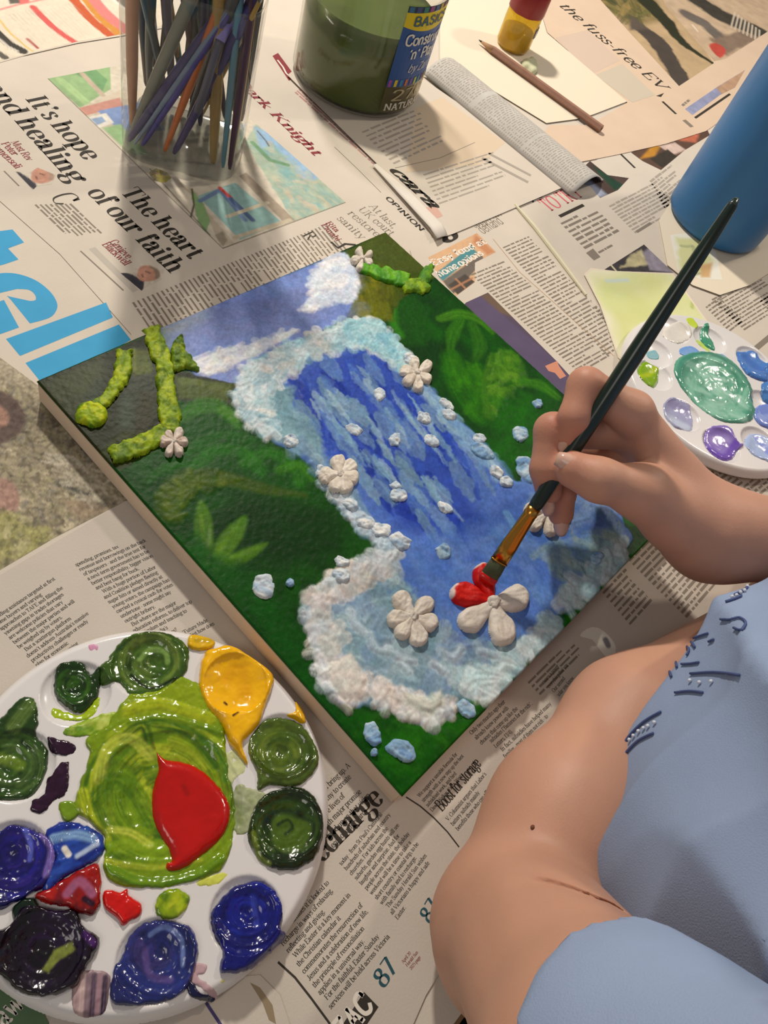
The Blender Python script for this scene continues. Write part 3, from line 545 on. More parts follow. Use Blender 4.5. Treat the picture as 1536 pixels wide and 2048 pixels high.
# -- business page with long columns of type
Cp = Page('newspaper page of small type columns with recharge and storage headings', [(-120, 1220), (0, 1150), (250, 1002), (420, 985), (1000, 900), (1300, 960), (1600, 800), (1640, 1240), (1200, 1560), (905, 1905), (852, 1990), (815, 2075), (300, 2200), (-150, 1900)], .0010, PAPER2)
S = dict(thick=1.0, thin=.48)
Cp.lines(["spending assistance targeted at first", "home buyers and varying", "approaches to TAFE and filling the", "yawning gaps in trades shortages", "are welcome policies that vary", "between the major parties and will", "be weighed up by voters.", "   But a scattergun platform", "doesn't address Australia's massive", "productivity challenges or ready", "plan for economic", "reform in the coming"],
         (-22, 1236), (135, 1132), (85, 1345), **S)
Cp.lines(["spending, promises, tax", "revenue and borrowings on the back", "of taxpayers - and the true test for", "a next-term government has to be", "better responsibility, bigger vision", "and best bang for buck.", "   With a huge portion of Labor", "and Coalition pledges fleeting", "sugar hits or aimed directly at", "young voters, the campaign has", "carried a cynical cash-for-votes", "undertone - some might say", "outright bribery.", "   But where are the major", "education reforms, to deliver top", "curriculum and teaching to", "lift Australia's", "competitiveness?", "   Labor is with its \"Future Made", "in Australia\" policy, but how does", "that match the reality", "of our"], (146, 1126), (306, 1055), (330, 1335), **S)
Cp.line("recharge", (628, 1742), (768, 1601), .0100, INK, thick=1.5, thin=.3, name='headline')
Cp.lines(["today - from St Paul's Cathedral", "hundreds of suburban and country", "churches. For kids across the", "suburbs, garden egg hunts will see", "laughter and surprise. And for", "people across the state, the holiday", "weekend will be a time to take a", "short country or coastal trip, to be", "with family and to recharge.", "  The Sunday Herald Sun wishes", "all Victorians a happy and safe", "Easter."], (675, 1724), (800, 1570), (797, 1842), **S)
Cp.lines(["and for families it is looked to", "recharge in ways of relaxing,", "reflecting and giving.", "  While Easter is a key moment in", "the Christian calendar it", "commemorates the resurrection of", "Jesus and a celebration of new life,", "the principle of reconciliation", "applies in a universal way.", "  For the faithful, Easter Sunday", "services will be held across Victoria"], (548, 1868), (700, 1703), (664, 2022), **S)
Cp.lines(["that will bring up. A", "economy to create", "more lives of", "with major promise", "build up on that vision", "economy forward."], (620, 1592), (748, 1468), (668, 1700), **S)
Cp.line("87", (768, 1978), (796, 1936), .0075, DTEAL, thick=1.3, thin=.5, name='page_number'); Cp.lines(["April 20", "Herald Sun", "2025 page"], (800, 1922), (842, 1868), (824, 1942), mat=RED, **S); Cp.line("87", (862, 1850), (882, 1815), .0075, DTEAL, thick=1.3, thin=.5, name='page_number')
Cp.block([(668, 2075), (728, 1984), (757, 2014), (700, 2100)], INK, 'logo_panel'); o = MB(); Cp.nz += 6
Cp.line("ZAC", (690, 2085), (748, 2012), .0085, WHITEP, thick=1.7, thin=1.5, serif=False, name='logo_letters').location.z += .00002
Cp.rule([(812, 1594), (840, 1612), (868, 1636), (895, 1664), (918, 1694)], .0007, INK); Cp.rule([(556, 1924), (590, 1955), (622, 1996), (660, 2048)], .0009, INK)
Cp.line("Boost for storage", (884, 1624), (963, 1529), .0058, INK, thick=1.35, thin=.4, name='headline')
Cp.lines(["V. Columnist argues that Labor's", "battery subsidy mainly", "benefits those who can afford the"], (888, 1635), (985, 1518), (918, 1664), **S)
Cp.lines(["We support a sensible formula for", "strength with a new step up the best", "subsidised work, and bird", "Dawn Walker, Yarra West"], (832, 1588), (930, 1478), (866, 1626), **S)
Cp.lines(["subsidies (\"Batteries for the rich\",", "Letters, 13/4).", "   In fact, subsidies have helped many", "families - most of them not rich - to", "invest in rooftop solar"], (975, 1478), (1078, 1382), (1022, 1530), **S)
Cp.lines(["Only two months ago their", "already knew power with", "choices that come up like the"], (935, 1462), (1030, 1372), (965, 1492), **S)
Cp.lines(["means a power", "everything that you", "Our second", "solar you know", "Ashley, Bentleigh"], (1080, 1362), (1150, 1280), (1130, 1404), **S)
Cp.bars((1052, 1362), (1140, 1276), (1082, 1392), 4, INK2, .45, 21); Cp.bars((1158, 1130), (1206, 1084), (1262, 1252), 14, INK2, .5, 23)
Cp.bars((1222, 1086), (1300, 1012), (1375, 1238), 19, INK2, .5, 25, .2); Cp.bars((1395, 960), (1470, 905), (1500, 1010), 10, INK2, .5, 26); Cp.bars((1480, 905), (1560, 860), (1600, 960), 10, INK2, .5, 27)
Cp.pic([(1160, 1272), (1175, 1257), (1195, 1255), (1218, 1272), (1232, 1296), (1222, 1322), (1200, 1300), (1185, 1280)], '#e2ddd0', lambda p: p.poly([(1205, 1278), (1214, 1275), (1222, 1292), (1214, 1296)], '#77747a', soft=3, smooth=4), 'printed_emblem', smooth=3)

# -- corner sheets
Gc = Page('green printed magazine page tucked under the rim of the paint-filled palette', [(-60, 1930), (70, 1990), (110, 2075), (-40, 2130), (-120, 2050)], .0014, pbr('green_print', '#5f7a58', .75, .2, tint=.1))
Gc.line("gaw", (-10, 2075), (52, 2010), .0080, WHITEP, thick=1.2, thin=.9, serif=False)
Gd = Page('grey newspaper corner with a violet rule below the paint-filled palette', [(100, 2030), (380, 1960), (520, 1950), (560, 1990), (590, 2080), (330, 2170), (90, 2120)], .0016, PAPER2)
Gd.rule([(412, 2005), (445, 2055)], .0012, pbr('violet_ink', '#4a4470', .7, .2)); Gd.block([(500, 1965), (520, 1975), (545, 2010), (552, 2048), (538, 2040), (525, 2005)], pbr('tan_print', '#8f7f66', .8, .2))
Dp = Page('glossy catalogue page with red stripes behind the brush pot', [(-120, 165), (0, 125), (60, 108), (155, 86), (242, 72), (330, 55), (330, -90), (-120, -90)], .0008, PAPER)
def cat(p):
    for a, b, w, c in (((66, 14), (152, 86), 11, '#cf5a55'), ((140, -10), (225, 74), 16, '#c0582f'), ((165, -10), (240, 70), 14, '#c98b3a'), ((180, -10), (255, 62), 20, '#d27d78'), ((-5, 35), (65, 102), 3, '#d1b04e'), ((215, -30), (300, 45), 16, '#6f6b63'), ((190, -40), (280, 40), 5, '#ddd8cc')): p.stroke([a, ((a[0]+b[0])/2-4, (a[1]+b[1])/2+3), b], w, c, soft=2, smooth=4, warp=1)
    p.stroke([(-10, 62), (18, 88), (45, 102)], 16, '#3b3832'); p.stroke([(-10, 70), (15, 92), (35, 102)], 4, '#cfc8bb'); p.stroke([(-20, 95), (10, 115)], 12, '#5a564e'); p.stroke([(-10, 22), (40, 8), (120, -8)], 4, '#d98f88')
    p.poly([(10, -20), (60, -25), (55, 5), (20, 8)], '#5f5a52', soft=3); p.poly([(35, -20), (62, -25), (58, 6), (40, 8)], '#d46f6a', soft=3); p.mottle(.1, 5)
    for i in range(7): p.stroke([(18+i*8, 30-i*2), (80+i*7, 92-i*3)], 1.6, '#8f887a', a=.5, streak=.7)
    for i in range(9): p.stroke([(88+i*7, 22-i*2), (150+i*6, 80-i*3)], 2.0, '#a39b8c', a=.5, streak=.7)
    p.stroke([(55, 78), (75, 96)], 5, '#a5524c')
Dp.pic([(-110, 160), (0, 122), (150, 84), (245, 68), (330, 50), (330, -80), (-110, -80)], '#d9ceb9', cat, 'catalogue_print', step=.0012)

# -- right-hand pages
H = Page('newspaper food page with red TO TRY heading beside the blue jug', [(1010, 420), (1130, 360), (1240, 290), (1400, 240), (1750, 120), (1800, 560), (1640, 800), (1400, 720), (1230, 700), (1160, 575)], .0005, PAPER)
H.line("TO TRY", (1099, 424), (1169, 392), .0165, PINK, thick=1.2, thin=.45, name='headline'); H.line("for", (1062, 408), (1106, 380), .022, INK, thick=.75, thin=.4, serif=False, shear=.4, name='headline')
H.bars((1118, 443), (1192, 408), (1172, 500), 7, INK2, .5, 31); H.rule([(1119, 433), (1167, 410)], .0035, INK); H.bars((1194, 503), (1247, 474), (1200, 508), 1, INK2, .6, 32, 0)
H.bars((1216, 410), (1310, 362), (1272, 468), 10, INK3, .5, 33); H.bars((1300, 360), (1345, 325), (1335, 425), 10, INK3, .5, 34); H.rule([(1273, 464), (1302, 446)], .003, INK2)
def dark(cols): return lambda p: (p.dabs([(1000, 200), (1500, 200), (1500, 650), (1000, 650)], 260, 11, cols, h=0), p.mottle(.3, 9))
H.pic([(1206, 541), (1288, 489), (1348, 546)], '#3f3b3e', lambda p: (p.poly([(1265, 510), (1285, 500), (1300, 530), (1240, 535)], '#b5ac86', soft=4, warp=4), p.poly([(1300, 495), (1350, 546), (1300, 540), (1285, 505)], '#8d8794', soft=5), p.stroke([(1222, 530), (1235, 545)], 3, '#cfc6a5'), p.mottle(.3, 8)), 'food_photo_print')
H.block([(1172, 506), (1186, 497), (1201, 514), (1188, 521)], INK2)
H.pic([(1140, 360), (1180, 322), (1215, 350), (1258, 356), (1236, 380), (1200, 396), (1180, 372)], '#4b3c36', lambda p: (p.poly([(1185, 330), (1215, 350), (1250, 372), (1230, 382), (1195, 345)], '#1f4030', soft=6), p.poly([(1150, 362), (1180, 360), (1215, 390), (1195, 396)], '#98a0b4', soft=8), p.mottle(.3, 8)), 'food_photo_print')
H.pic([(1262, 305), (1310, 285), (1360, 270), (1410, 250), (1420, 270), (1370, 300), (1322, 340), (1285, 322)], '#5a4438', lambda p: (p.poly([(1280, 318), (1305, 290), (1322, 290), (1310, 312)], '#b9822e', soft=4), p.poly([(1318, 292), (1350, 285), (1372, 300), (1345, 310)], '#cdb6aa', soft=4), p.poly([(1352, 280), (1400, 262), (1392, 285)], '#bd6a50', soft=5), p.poly([(1300, 318), (1335, 298), (1356, 315), (1325, 336)], '#3a332c', soft=3), p.mottle(.2, 7)), 'food_photo_print')
H.rule([(1236, 303), (1270, 336)], .003, INK); H.bars((1421, 597), (1512, 545), (1490, 662), 12, INK2, .45, 36); H.bars((1409, 612), (1440, 590), (1460, 665), 9, INK2, .45, 37); H.rule([(1508, 700), (1550, 665)], .005, INK2); H.bars((1515, 600), (1600, 545), (1580, 660), 9, INK2, .45, 38)
K = Page('newspaper lifestyle page with teal heading band beside the painting', [(820, 500), (905, 455), (1030, 408), (1100, 492), (1172, 590), (1240, 690), (1250, 730), (1160, 800), (1040, 900), (860, 640)], .0012, PAPER)
K.line("supply not", (951, 456), (1004, 430), .0105, INK2, thick=.7, thin=.5, serif=False); K.line("demand", (967, 468), (1009, 446), .0105, INK2, thick=.7, thin=.5, serif=False); K.line("gn", (884, 478), (938, 451), .018, INK, thick=1.9, thin=.8)
def easy(p):
    p.poly([(870, 548), (942, 492), (955, 506), (886, 562)], '#4f8a90', soft=2); p.poly([(886, 562), (964, 507), (968, 522), (905, 590)], '#6d655c', soft=2); p.poly([(896, 570), (930, 548), (950, 564), (916, 590)], '#4d463e', soft=2)
    p.stroke([(912, 558), (934, 580)], 4, '#b07d5c'); p.stroke([(900, 580), (945, 556)], 3, '#b07d5c'); p.poly([(950, 467), (990, 505), (975, 510), (945, 485)], '#c08560', soft=8); p.mottle(.12, 6)
K.pic([(856, 515), (954, 466), (992, 504), (950, 525), (950, 564), (912, 592), (880, 558)], '#d3ab84', easy, 'heading_print')
K.line("Easy food at", (866, 533), (974, 486), .0064, WHITEP, thick=1.5, thin=1.1, serif=False); K.line("home options", (881, 554), (968, 509), .0066, WHITEP, thick=1.5, thin=1.1, serif=False)
def purple(p): p.poly([(935, 604), (960, 590), (1112, 722), (1160, 780), (1100, 860)], '#5b4f6b', soft=6); p.poly([(960, 590), (980, 585), (1040, 640), (1000, 625)], '#6a5648', soft=6); p.mottle(.12, 30)
K.pic([(932, 605), (976, 585), (1113, 722), (1162, 776), (1060, 880), (900, 640)], '#574a5c', purple, 'purple_print'); K.block([(1090, 732), (1114, 722), (1118, 732), (1132, 752), (1120, 758), (1110, 746), (1097, 742)], pbr('peach_ink', '#cd8d73', .7, .2), 'printed_arrow')
K.bars((939, 547), (1008, 519), (1160, 748), 35, INK2, .42, 41, .08); K.bars((1003, 492), (1055, 470), (1215, 712), 36, INK2, .42, 42, .08); K.rule([(986, 478), (1040, 545), (1130, 625), (1228, 712)], .0005, pbr('rule_tan', '#b08a63', .8, .2))
MB().tube([at(*q, .0022) for q in ((1030, 409), (1070, 455), (1120, 520), (1172, 590))], [.0012, .002, .002, .0012], 8).build('page_fold', pbr('cream_paper_edge', '#dcd6ba', .8, .2), K.root)

G = Page('newspaper motoring page with the fuss-free EV heading and road photograph', [(1020, -60), (1062, -40), (1095, 65), (1255, 205), (1180, 250), (1100, 250), (1060, 300), (1130, 330), (1180, 320), (1240, 308), (1330, 288), (1412, 262), (1700, 60), (1600, -200), (1150, -160)], .0011, PEACH)
G.line("the fuss-free EV", (1116, 10), (1322, 180), .020, INK, thick=.95, thin=.55, serif=False, shear=.1)
def road(p):
    p.poly([(1150, -30), (1300, -30), (1330, 40), (1263, 55)], '#8c7a52', soft=10); p.dabs([(1190, -20), (1290, -10), (1290, 45), (1230, 30)], 60, 14, ['#6d6b3c', '#3f4428', '#9a8450', '#555434'], h=0)
    p.stroke([(1270, -20), (1330, 40), (1365, 85), (1428, 128)], [36, 26, 16, 8], '#2c2f1e', soft=4, smooth=4, warp=3); p.stroke([(1280, 55), (1320, 90), (1366, 168)], [26, 34, 30], '#4a423c', soft=4, smooth=4, warp=4); p.poly([(1262, 30), (1300, 60), (1260, 60)], '#5a5148', soft=6); p.mottle(.15, 12)
G.pic([(1165, -40), (1310, -40), (1428, 126), (1358, 172), (1255, 60)], '#b89f7c', road, 'road_photo_print', step=.0012)
def shed(p):
    p.stroke([(1380, -10), (1440, 30), (1520, 65)], 34, '#3d3a33', soft=6, warp=4); p.stroke([(1375, 30), (1410, 48), (1440, 75)], 24, '#6a625c', soft=5, warp=3); p.poly([(1420, 78), (1480, 62), (1520, 75), (1450, 112)], '#857262', soft=6, warp=4); p.poly([(1418, 92), (1432, 86), (1452, 100), (1440, 116)], '#b8493d', soft=3, smooth=3)
    for i in range(8): p.stroke([(1470+i*7, 25+i*5), (1462+i*8, 55+i*4)], 2, '#cfc3b0')
    p.stroke([(1385, 50), (1395, 62)], 3, '#ded2bf'); p.mottle(.2, 9)
G.pic([(1310, -50), (1560, -60), (1540, 60), (1450, 118), (1428, 122), (1330, 10)], '#c0a98e', shed, 'shed_photo_print', step=.0012)
G.rule([(1325, 203), (1352, 228)], .004, INK); G.rule([(1368, 240), (1384, 254)], .007, INK2); G.block([(1312, 192), (1328, 186), (1322, 194)], INK)
G.pic([(1370, 218), (1437, 172), (1490, 140), (1470, 175), (1440, 190), (1385, 230)], '#8f95b5', lambda p: (p.poly([(1432, 175), (1495, 135), (1475, 175), (1445, 190)], '#b08f75', soft=4), p.mottle(.25, 8)), 'swatch_print'); G.rule([(1390, 236), (1460, 188)], .003, INK); G.bars((1362, 208), (1378, 195), (1368, 214), 1, INK2, .7, 44)
G.block([(1112, 75), (1175, 60), (1240, 120), (1180, 150)], pbr('pale_mauve_print', '#cdb9a8', .85, .15)); G.block([(1190, 150), (1245, 128), (1310, 190), (1265, 205)], pbr('pale_grey_print', '#c6bba9', .85, .15))
Fp = Page('blank cream sheet of paper carrying the pencil and the small bottle', [(880, 40), (930, -60), (1060, -60), (1093, 65), (1254, 203), (1186, 229), (1153, 238), (1093, 246), (960, 165), (880, 125)], .0015, CART, name='drawing_paper')
Wp = Page('sheet of watercolour paper with yellow-green wash beneath the small palette', [(1168, 548), (1182, 536), (1230, 542), (1346, 546), (1424, 655), (1390, 760), (1290, 760), (1236, 715), (1200, 610)], .0018, CART, name='watercolour_paper')
def wash(p):
    p.poly([(1185, 548), (1330, 550), (1400, 600), (1410, 650), (1330, 700), (1250, 690), (1205, 600)], '#d3d69a', soft=30, warp=10, ws=30); p.dabs([(1220, 570), (1360, 560), (1390, 640), (1260, 680)], 40, 40, ['#cdd185', '#d9dba6', '#c4cf86', '#dfe0b4'], soft=22, a=.5, h=0); p.stroke([(1372, 580), (1386, 600), (1384, 615)], 6, '#9fb04a', soft=3, a=.6); p.stroke([(1214, 562), (1255, 560)], 7, '#b9cfd8', soft=5, a=.7)
Wp.pic([(1172, 550), (1184, 540), (1344, 549), (1420, 655), (1388, 755), (1290, 755), (1238, 712), (1202, 610)], '#e4e0c6', wash, 'watercolour_wash', step=.0012)
Jp = Page('white paper with a green stain under the blue jug', [(1318, 440), (1345, 400), (1560, 420), (1580, 520), (1500, 570), (1440, 590), (1385, 570), (1335, 530)], .0020, CART, name='scrap_paper')
Jp.pic([(1340, 470), (1380, 465), (1430, 500), (1445, 560), (1400, 558), (1355, 540)], '#e4e2d4', lambda p: (p.poly([(1352, 475), (1400, 480), (1425, 520), (1405, 550), (1360, 545)], '#cfd09a', soft=10, warp=5), p.dabs([(1350, 480), (1410, 490), (1400, 550), (1360, 540)], 12, 8, ['#98a27c', '#b9bb7c'], h=0), p.poly([(1400, 530), (1425, 525), (1420, 555), (1402, 555)], '#cda877', soft=5)), 'paint_stain')
# -- folded page under the jar, with a rolled edge
E = Page('folded newspaper page with a rolled-up edge in front of the green jar', [(575, 150), (640, 215), (757, 330), (872, 478), (905, 468), (1010, 424), (1132, 372), (1010, 270), (850, 160), (700, 50)], .0022, PAPER)
E.block([(830, 215), (885, 195), (1010, 285), (960, 330), (812, 345), (822, 280)], pbr('peach_patch', '#d3c0a8', .85, .15)); E.block([(850, 415), (872, 412), (886, 432), (866, 440)], pbr('rose_print', '#cfa898', .8, .2))  # broad flat peach-toned patch, then a small rose block
E.bars((720, 260), (830, 215), (790, 330), 9, INK3, .4, 51); E.bars((845, 345), (985, 300), (880, 410), 8, INK3, .35, 52); E.bars((985, 300), (1080, 350), (960, 320), 2, INK3, .3, 53); E.rule([(790, 336), (880, 316), (950, 285)], .0006, INK2)
E.line("cara", (776, 338), (862, 416), .0130, INK, thick=1.7, thin=.6, shear=.35)
e = MB(); EA = at(846, 148, .0022); EB = at(1142, 392, .0022); ax = EB-EA; pr = np.array([ax[1], -ax[0], 0]); pr = -pr/np.linalg.norm(pr) if (pr @ np.array([1., 1, 0])) < 0 else pr/np.linalg.norm(pr)
nseg = 14; nl = 34; V = []; F = []; Cc = []; Wd = np.linalg.norm(at(1192, 340, .0022)-at(1132, 385, .0022))
for i in range(nl+1):
    s_ = i/nl
    for j in range(nseg+1):
        t = j/nseg; zz = .0022+.0115*math.sin(math.pi*min(t*1.08, 1))**.8; V.append(EA+ax*s_+pr*(t*Wd*.9)+np.array([0, 0, zz-.0022]))
for i in range(nl):
    for j in range(nseg): a = i*(nseg+1)+j; F.append((a, a+1, a+nseg+2, a+nseg+1))
roll = mesh_obj('rolled_edge', V, F, pbr('newsprint_roll', '#c3c0ba', .85, .15, tint=.1, tscale=60), E.root, smooth=True)
sm = roll.modifiers.new('thickness', 'SOLIDIFY'); sm.thickness = .0002
V = []; F = []; rng = random.Random(4)
for i in range(74):
    s_ = i/74*.97+.012; ds = .006
    if i in (22, 23, 49): continue
    t = .04
    while t < .95:
        t1 = min(.96, t+rng.uniform(.05, .14)); n = 5; b = len(V)
        for q in range(n):
            tt = t+(t1-t)*q/(n-1); zz = .0022+.0115*math.sin(math.pi*min(tt*1.08, 1))**.8+.0002
            for k2 in (0, ds): V.append(EA+ax*(s_+k2)+pr*(tt*Wd*.9)+np.array([0, 0, zz-.0022]))
        for q in range(n-1): F.append((b+2*q, b+2*q+1, b+2*q+3, b+2*q+2))
        t = t1+rng.uniform(.02, .035)
mesh_obj('text_column', V, F, INK3, E.root)
EF = [at(745, 330, .0024), at(800, 390, .0034), at(860, 455, .0045), at(874, 477, .0060)]; V = []; F = []
for q, (a_, w_, hh) in enumerate(zip(EF, (.004, .010, .012, .010), (.001, .003, .005, .006))):
    for j in range(5): t = j/4; V.append(a_+np.array([1.0, .02, 0])*w_*t*1.6+np.array([0, 0, -t*t*hh*.6]))
for q in range(3):
    for j in range(4): a_ = q*5+j; F.append((a_, a_+1, a_+6, a_+5))
fl = mesh_obj('turned_edge', V, F, pbr('white_newsprint', '#dcd5ca', .85, .15), E.root, smooth=True); fl.modifiers.new('thickness', 'SOLIDIFY').thickness = .0002
# ------------------------------------------------------------------ the painting on its board
ZT = .01835; CW, CH = .29, .30
art = empty('canvas_painting', 'thickly painted waterfall picture on a deep canvas board', 'painting')
bm = bmesh.new(); bmesh.ops.create_cube(bm, size=1.0)
for v in bm.verts: v.co = Vector(((v.co.x+.5)*CW, (v.co.y+.5)*CH-CH, (v.co.z+.5)*(ZT-.0017)+.0012))
bmesh.ops.bevel(bm, geom=bm.edges[:], offset=.0012, segments=2, affect='EDGES')
me = bpy.data.meshes.new('canvas_board'); bm.to_mesh(me); bm.free(); me.materials.append(pbr('raw_canvas_edge', '#dcc6ae', .8, .2, bump=.25, bscale=1400, tint=.08, tscale=40))
ob = bpy.data.objects.new('canvas_board', me); COL.objects.link(ob); ob.parent = art
PAINT = pbr('acrylic_paint', vcol=True, rough=.45, spec=.13, bump=.10, bscale=900, tint=.08, tscale=350)
IMP = pbr('impasto_paint', vcol=True, rough=.55, spec=.3, bump=.2, bscale=900)
p = Painter(.0, -CH, CW, .0, .0007, ZT); p.fill('#124d08')
p.X[:, -1] = CW; p.Y[-1, :] = 0
GREENS = ['#0f4a06', '#1a5a0a', '#0c3f07', '#206a0c', '#16520c']
allr = [(75, 762), (768, 465), (1368, 1007), (805, 1592)]
p.dabs(allr, 420, 42, GREENS, soft=16, a=.55, h=0)
# right bank: bluish dark greens and leaves
p.poly([(790, 590), (868, 552), (1240, 890), (1150, 1000), (1040, 965), (850, 740)], '#0f4410', soft=20, a=.8)
p.dabs([(800, 600), (900, 590), (1130, 800), (1040, 950), (860, 740)], 140, 34, ['#124f12', '#0e3f14', '#1a6312', '#155018', '#23700f'], ang=60, soft=12, a=.6, h=0)
p.poly([(790, 600), (830, 590), (860, 640), (850, 690), (800, 690), (778, 650)], '#205f12', soft=14, a=.8); p.stroke([(785, 610), (788, 650), (800, 670)], 14, '#3f8a1c', soft=8, a=.8)
p.stroke([(880, 638), (920, 628), (960, 640), (985, 665)], [14, 22, 20, 8], '#4f8a1e', soft=5, smooth=5, streak=.3); p.stroke([(920, 640), (905, 670), (900, 700)], [18, 24, 10], '#3f7d18', soft=5, smooth=5, streak=.3); p.stroke([(945, 650), (960, 690), (950, 720)], [20, 26, 10], '#39741a', soft=6, smooth=5, streak=.3)
p.stroke([(905, 720), (925, 780), (960, 840)], [40, 50, 20], '#2f7a0c', soft=14, smooth=5, streak=.4); p.dabs([(890, 720), (960, 720), (980, 840), (940, 830)], 60, 14, ['#4c920f', '#3a7f0d', '#2a6a0b'], ang=70, soft=5, a=.6, h=0)
p.stroke([(995, 720), (985, 770), (980, 830)], [34, 40, 22], '#4f8420', soft=6, smooth=5, streak=.35, warp=2); p.stroke([(1015, 712), (1030, 730), (1045, 760)], [34, 36, 20], '#427a1a', soft=8, smooth=5, streak=.3); p.dabs([(985, 715), (1030, 705), (1045, 760), (985, 830)], 70, 10, ['#6f9f2c', '#5c8f24', '#3e7615'], soft=4, a=.7, h=.0006)
p.stroke([(1040, 765), (1080, 770), (1115, 795)], [14, 24, 14], '#46861a', soft=6, smooth=5, streak=.35); p.dabs([(1000, 820), (1100, 800), (1080, 900), (1000, 950)], 60, 26, ['#1d6a0c', '#2a7a10', '#175a10'], soft=10, a=.6, h=0)
# top right rock
p.poly([(688, 505), (768, 462), (872, 552), (800, 600), (780, 640), (740, 645), (690, 640), (708, 590)], '#4f5f12', soft=3, warp=3)
p.poly([(722, 492), (770, 464), (862, 545), (780, 545)], '#59662a', soft=6, a=.8, warp=3); p.poly([(705, 590), (760, 560), (780, 640), (705, 635)], '#837d0d', soft=18, a=.7, warp=6); p.dabs([(700, 540), (780, 550), (775, 635), (705, 630)], 80, 18, ['#5c6a12', '#7a7f12', '#4a5410', '#8f8c14'], ang=80, soft=6, a=.6, h=.0003)
# sky
p.poly([(345, 655), (300, 660), (690, 504), (712, 590), (690, 640), (560, 700), (480, 775), (400, 765), (370, 720)], '#8496cf', soft=3, warp=1)
p.poly([(300, 655), (420, 610), (420, 700), (360, 720)], '#9aa6ae', soft=40, a=.9); p.poly([(380, 650), (600, 590), (640, 640), (480, 740), (400, 760)], '#7f8ab8', soft=40, a=.7); p.poly([(520, 570), (660, 510), (640, 580), (560, 610)], '#8aa3da', soft=40, a=.8)
p.dabs([(360, 680), (680, 540), (690, 620), (480, 750)], 120, 30, ['#8793c2', '#7d92cc', '#8f9bc6', '#8aa0d4'], ang=-22, soft=14, a=.35, asp=3, h=0)
p.stroke([(655, 525), (680, 520), (695, 560), (690, 590), (660, 595), (635, 610), (605, 622)], [14, 40, 34, 34, 26, 18, 8], '#d7dee8', soft=8, smooth=4, warp=6, a=.95, h=.0005); p.dabs([(645, 522), (690, 515), (705, 590), (640, 600), (610, 622)], 70, 16, ['#e8ecef', '#dfe6ee', '#c3cfe2', '#f0f0ee'], ang=-35, soft=4, a=.8, h=.0007)
p.stroke([(412, 735), (440, 730), (490, 706), (540, 685), (590, 662)], [34, 32, 22, 16, 6], '#cfd3dc', soft=7, smooth=4, warp=5, h=.0004); p.dabs([(400, 715), (440, 705), (560, 670), (590, 662), (500, 710), (430, 745)], 70, 13, ['#dfe1e2', '#cdd2dc', '#b9c0d2', '#e4e4e0'], ang=-22, soft=3, a=.8, h=.0006)
# left rocks
p.poly([(74, 762), (250, 690), (300, 670), (350, 740), (474, 768), (458, 812), (352, 800), (345, 880), (240, 940), (200, 915)], '#2c3312', soft=3, warp=3)
p.poly([(85, 765), (205, 712), (212, 745), (175, 815), (140, 830)], '#434b2a', soft=14, a=.9, warp=3); p.poly([(120, 760), (200, 720), (195, 770), (160, 800)], '#4b5632', soft=16, a=.6); p.stroke([(180, 800), (200, 765)], 20, '#39493a', soft=12, a=.7)
p.poly([(264, 694), (300, 694), (318, 750), (312, 830), (262, 862), (240, 850), (246, 780)], '#3c4634', soft=8, warp=3); p.poly([(262, 698), (298, 700), (305, 745), (268, 752)], '#65702f', soft=8, a=.9); p.stroke([(268, 700), (266, 740)], 8, '#8b9650', soft=4, a=.7, streak=.4); p.stroke([(252, 800), (250, 850)], 22, '#46584a', soft=12, a=.6); p.poly([(280, 780), (312, 790), (305, 850), (270, 868)], '#3a3a12', soft=14, a=.8)
p.poly([(348, 752), (470, 768), (455, 802), (356, 796)], '#57652c', soft=5, warp=2); p.stroke([(365, 762), (400, 766)], 14, '#7a8748', soft=6, a=.6, streak=.4); p.stroke([(425, 772), (450, 780)], 16, '#6b7636', soft=6, a=.7, streak=.4)
p.poly([(200, 905), (240, 865), (330, 860), (310, 900), (240, 940)], '#3f4a10', soft=8, a=.8)
# left bank
p.poly([(352, 806), (440, 805), (480, 850), (560, 900), (640, 945), (690, 1030), (600, 1000), (380, 960), (330, 960), (345, 880)], '#175c0b', soft=20, a=.7)
p.stroke([(365, 835), (400, 812), (440, 815), (475, 850)], [18, 34, 34, 16], '#3f7d1a', soft=10, smooth=5, streak=.3); p.stroke([(445, 820), (470, 835)], 18, '#578c26', soft=8, a=.7)
for pts, w, c in (([(395, 930), (430, 900), (490, 905), (520, 940)], 26, '#2f7a10'), ([(490, 925), (540, 905), (590, 935), (600, 965)], 24, '#357e10'), ([(380, 900), (440, 870), (500, 880)], 20, '#236a0d'), ([(560, 940), (600, 930), (625, 955)], 20, '#4b8a12'), ([(300, 960), (330, 935), (400, 925)], 16, '#2a6e14')): p.stroke(pts, w, c, soft=9, smooth=5, streak=.35, a=.8)
p.stroke([(335, 1040), (338, 990), (375, 958), (440, 955), (520, 975), (610, 990)], [46, 44, 40, 34, 26, 10], '#4b6314', soft=9, smooth=5, streak=.3, warp=3); p.dabs([(320, 980), (400, 945), (470, 955), (380, 985), (350, 1050)], 80, 13, ['#5f7320', '#4a6a18', '#3d5a10', '#6d7f2a'], soft=4, a=.7, h=.0004)
p.poly([(340, 1060), (500, 1000), (700, 1040), (700, 1110), (560, 1130), (420, 1150)], '#0b3f08', soft=40, a=.7)
for pts in ([(404, 1130), (388, 1060), (400, 1000), (424, 1040), (424, 1120)], [(420, 1130), (440, 1070), (492, 1030), (485, 1075), (445, 1125)], [(425, 1140), (470, 1105), (535, 1085), (500, 1120), (450, 1140)]): p.poly(pts, '#58821f', soft=7, smooth=5, a=.95)
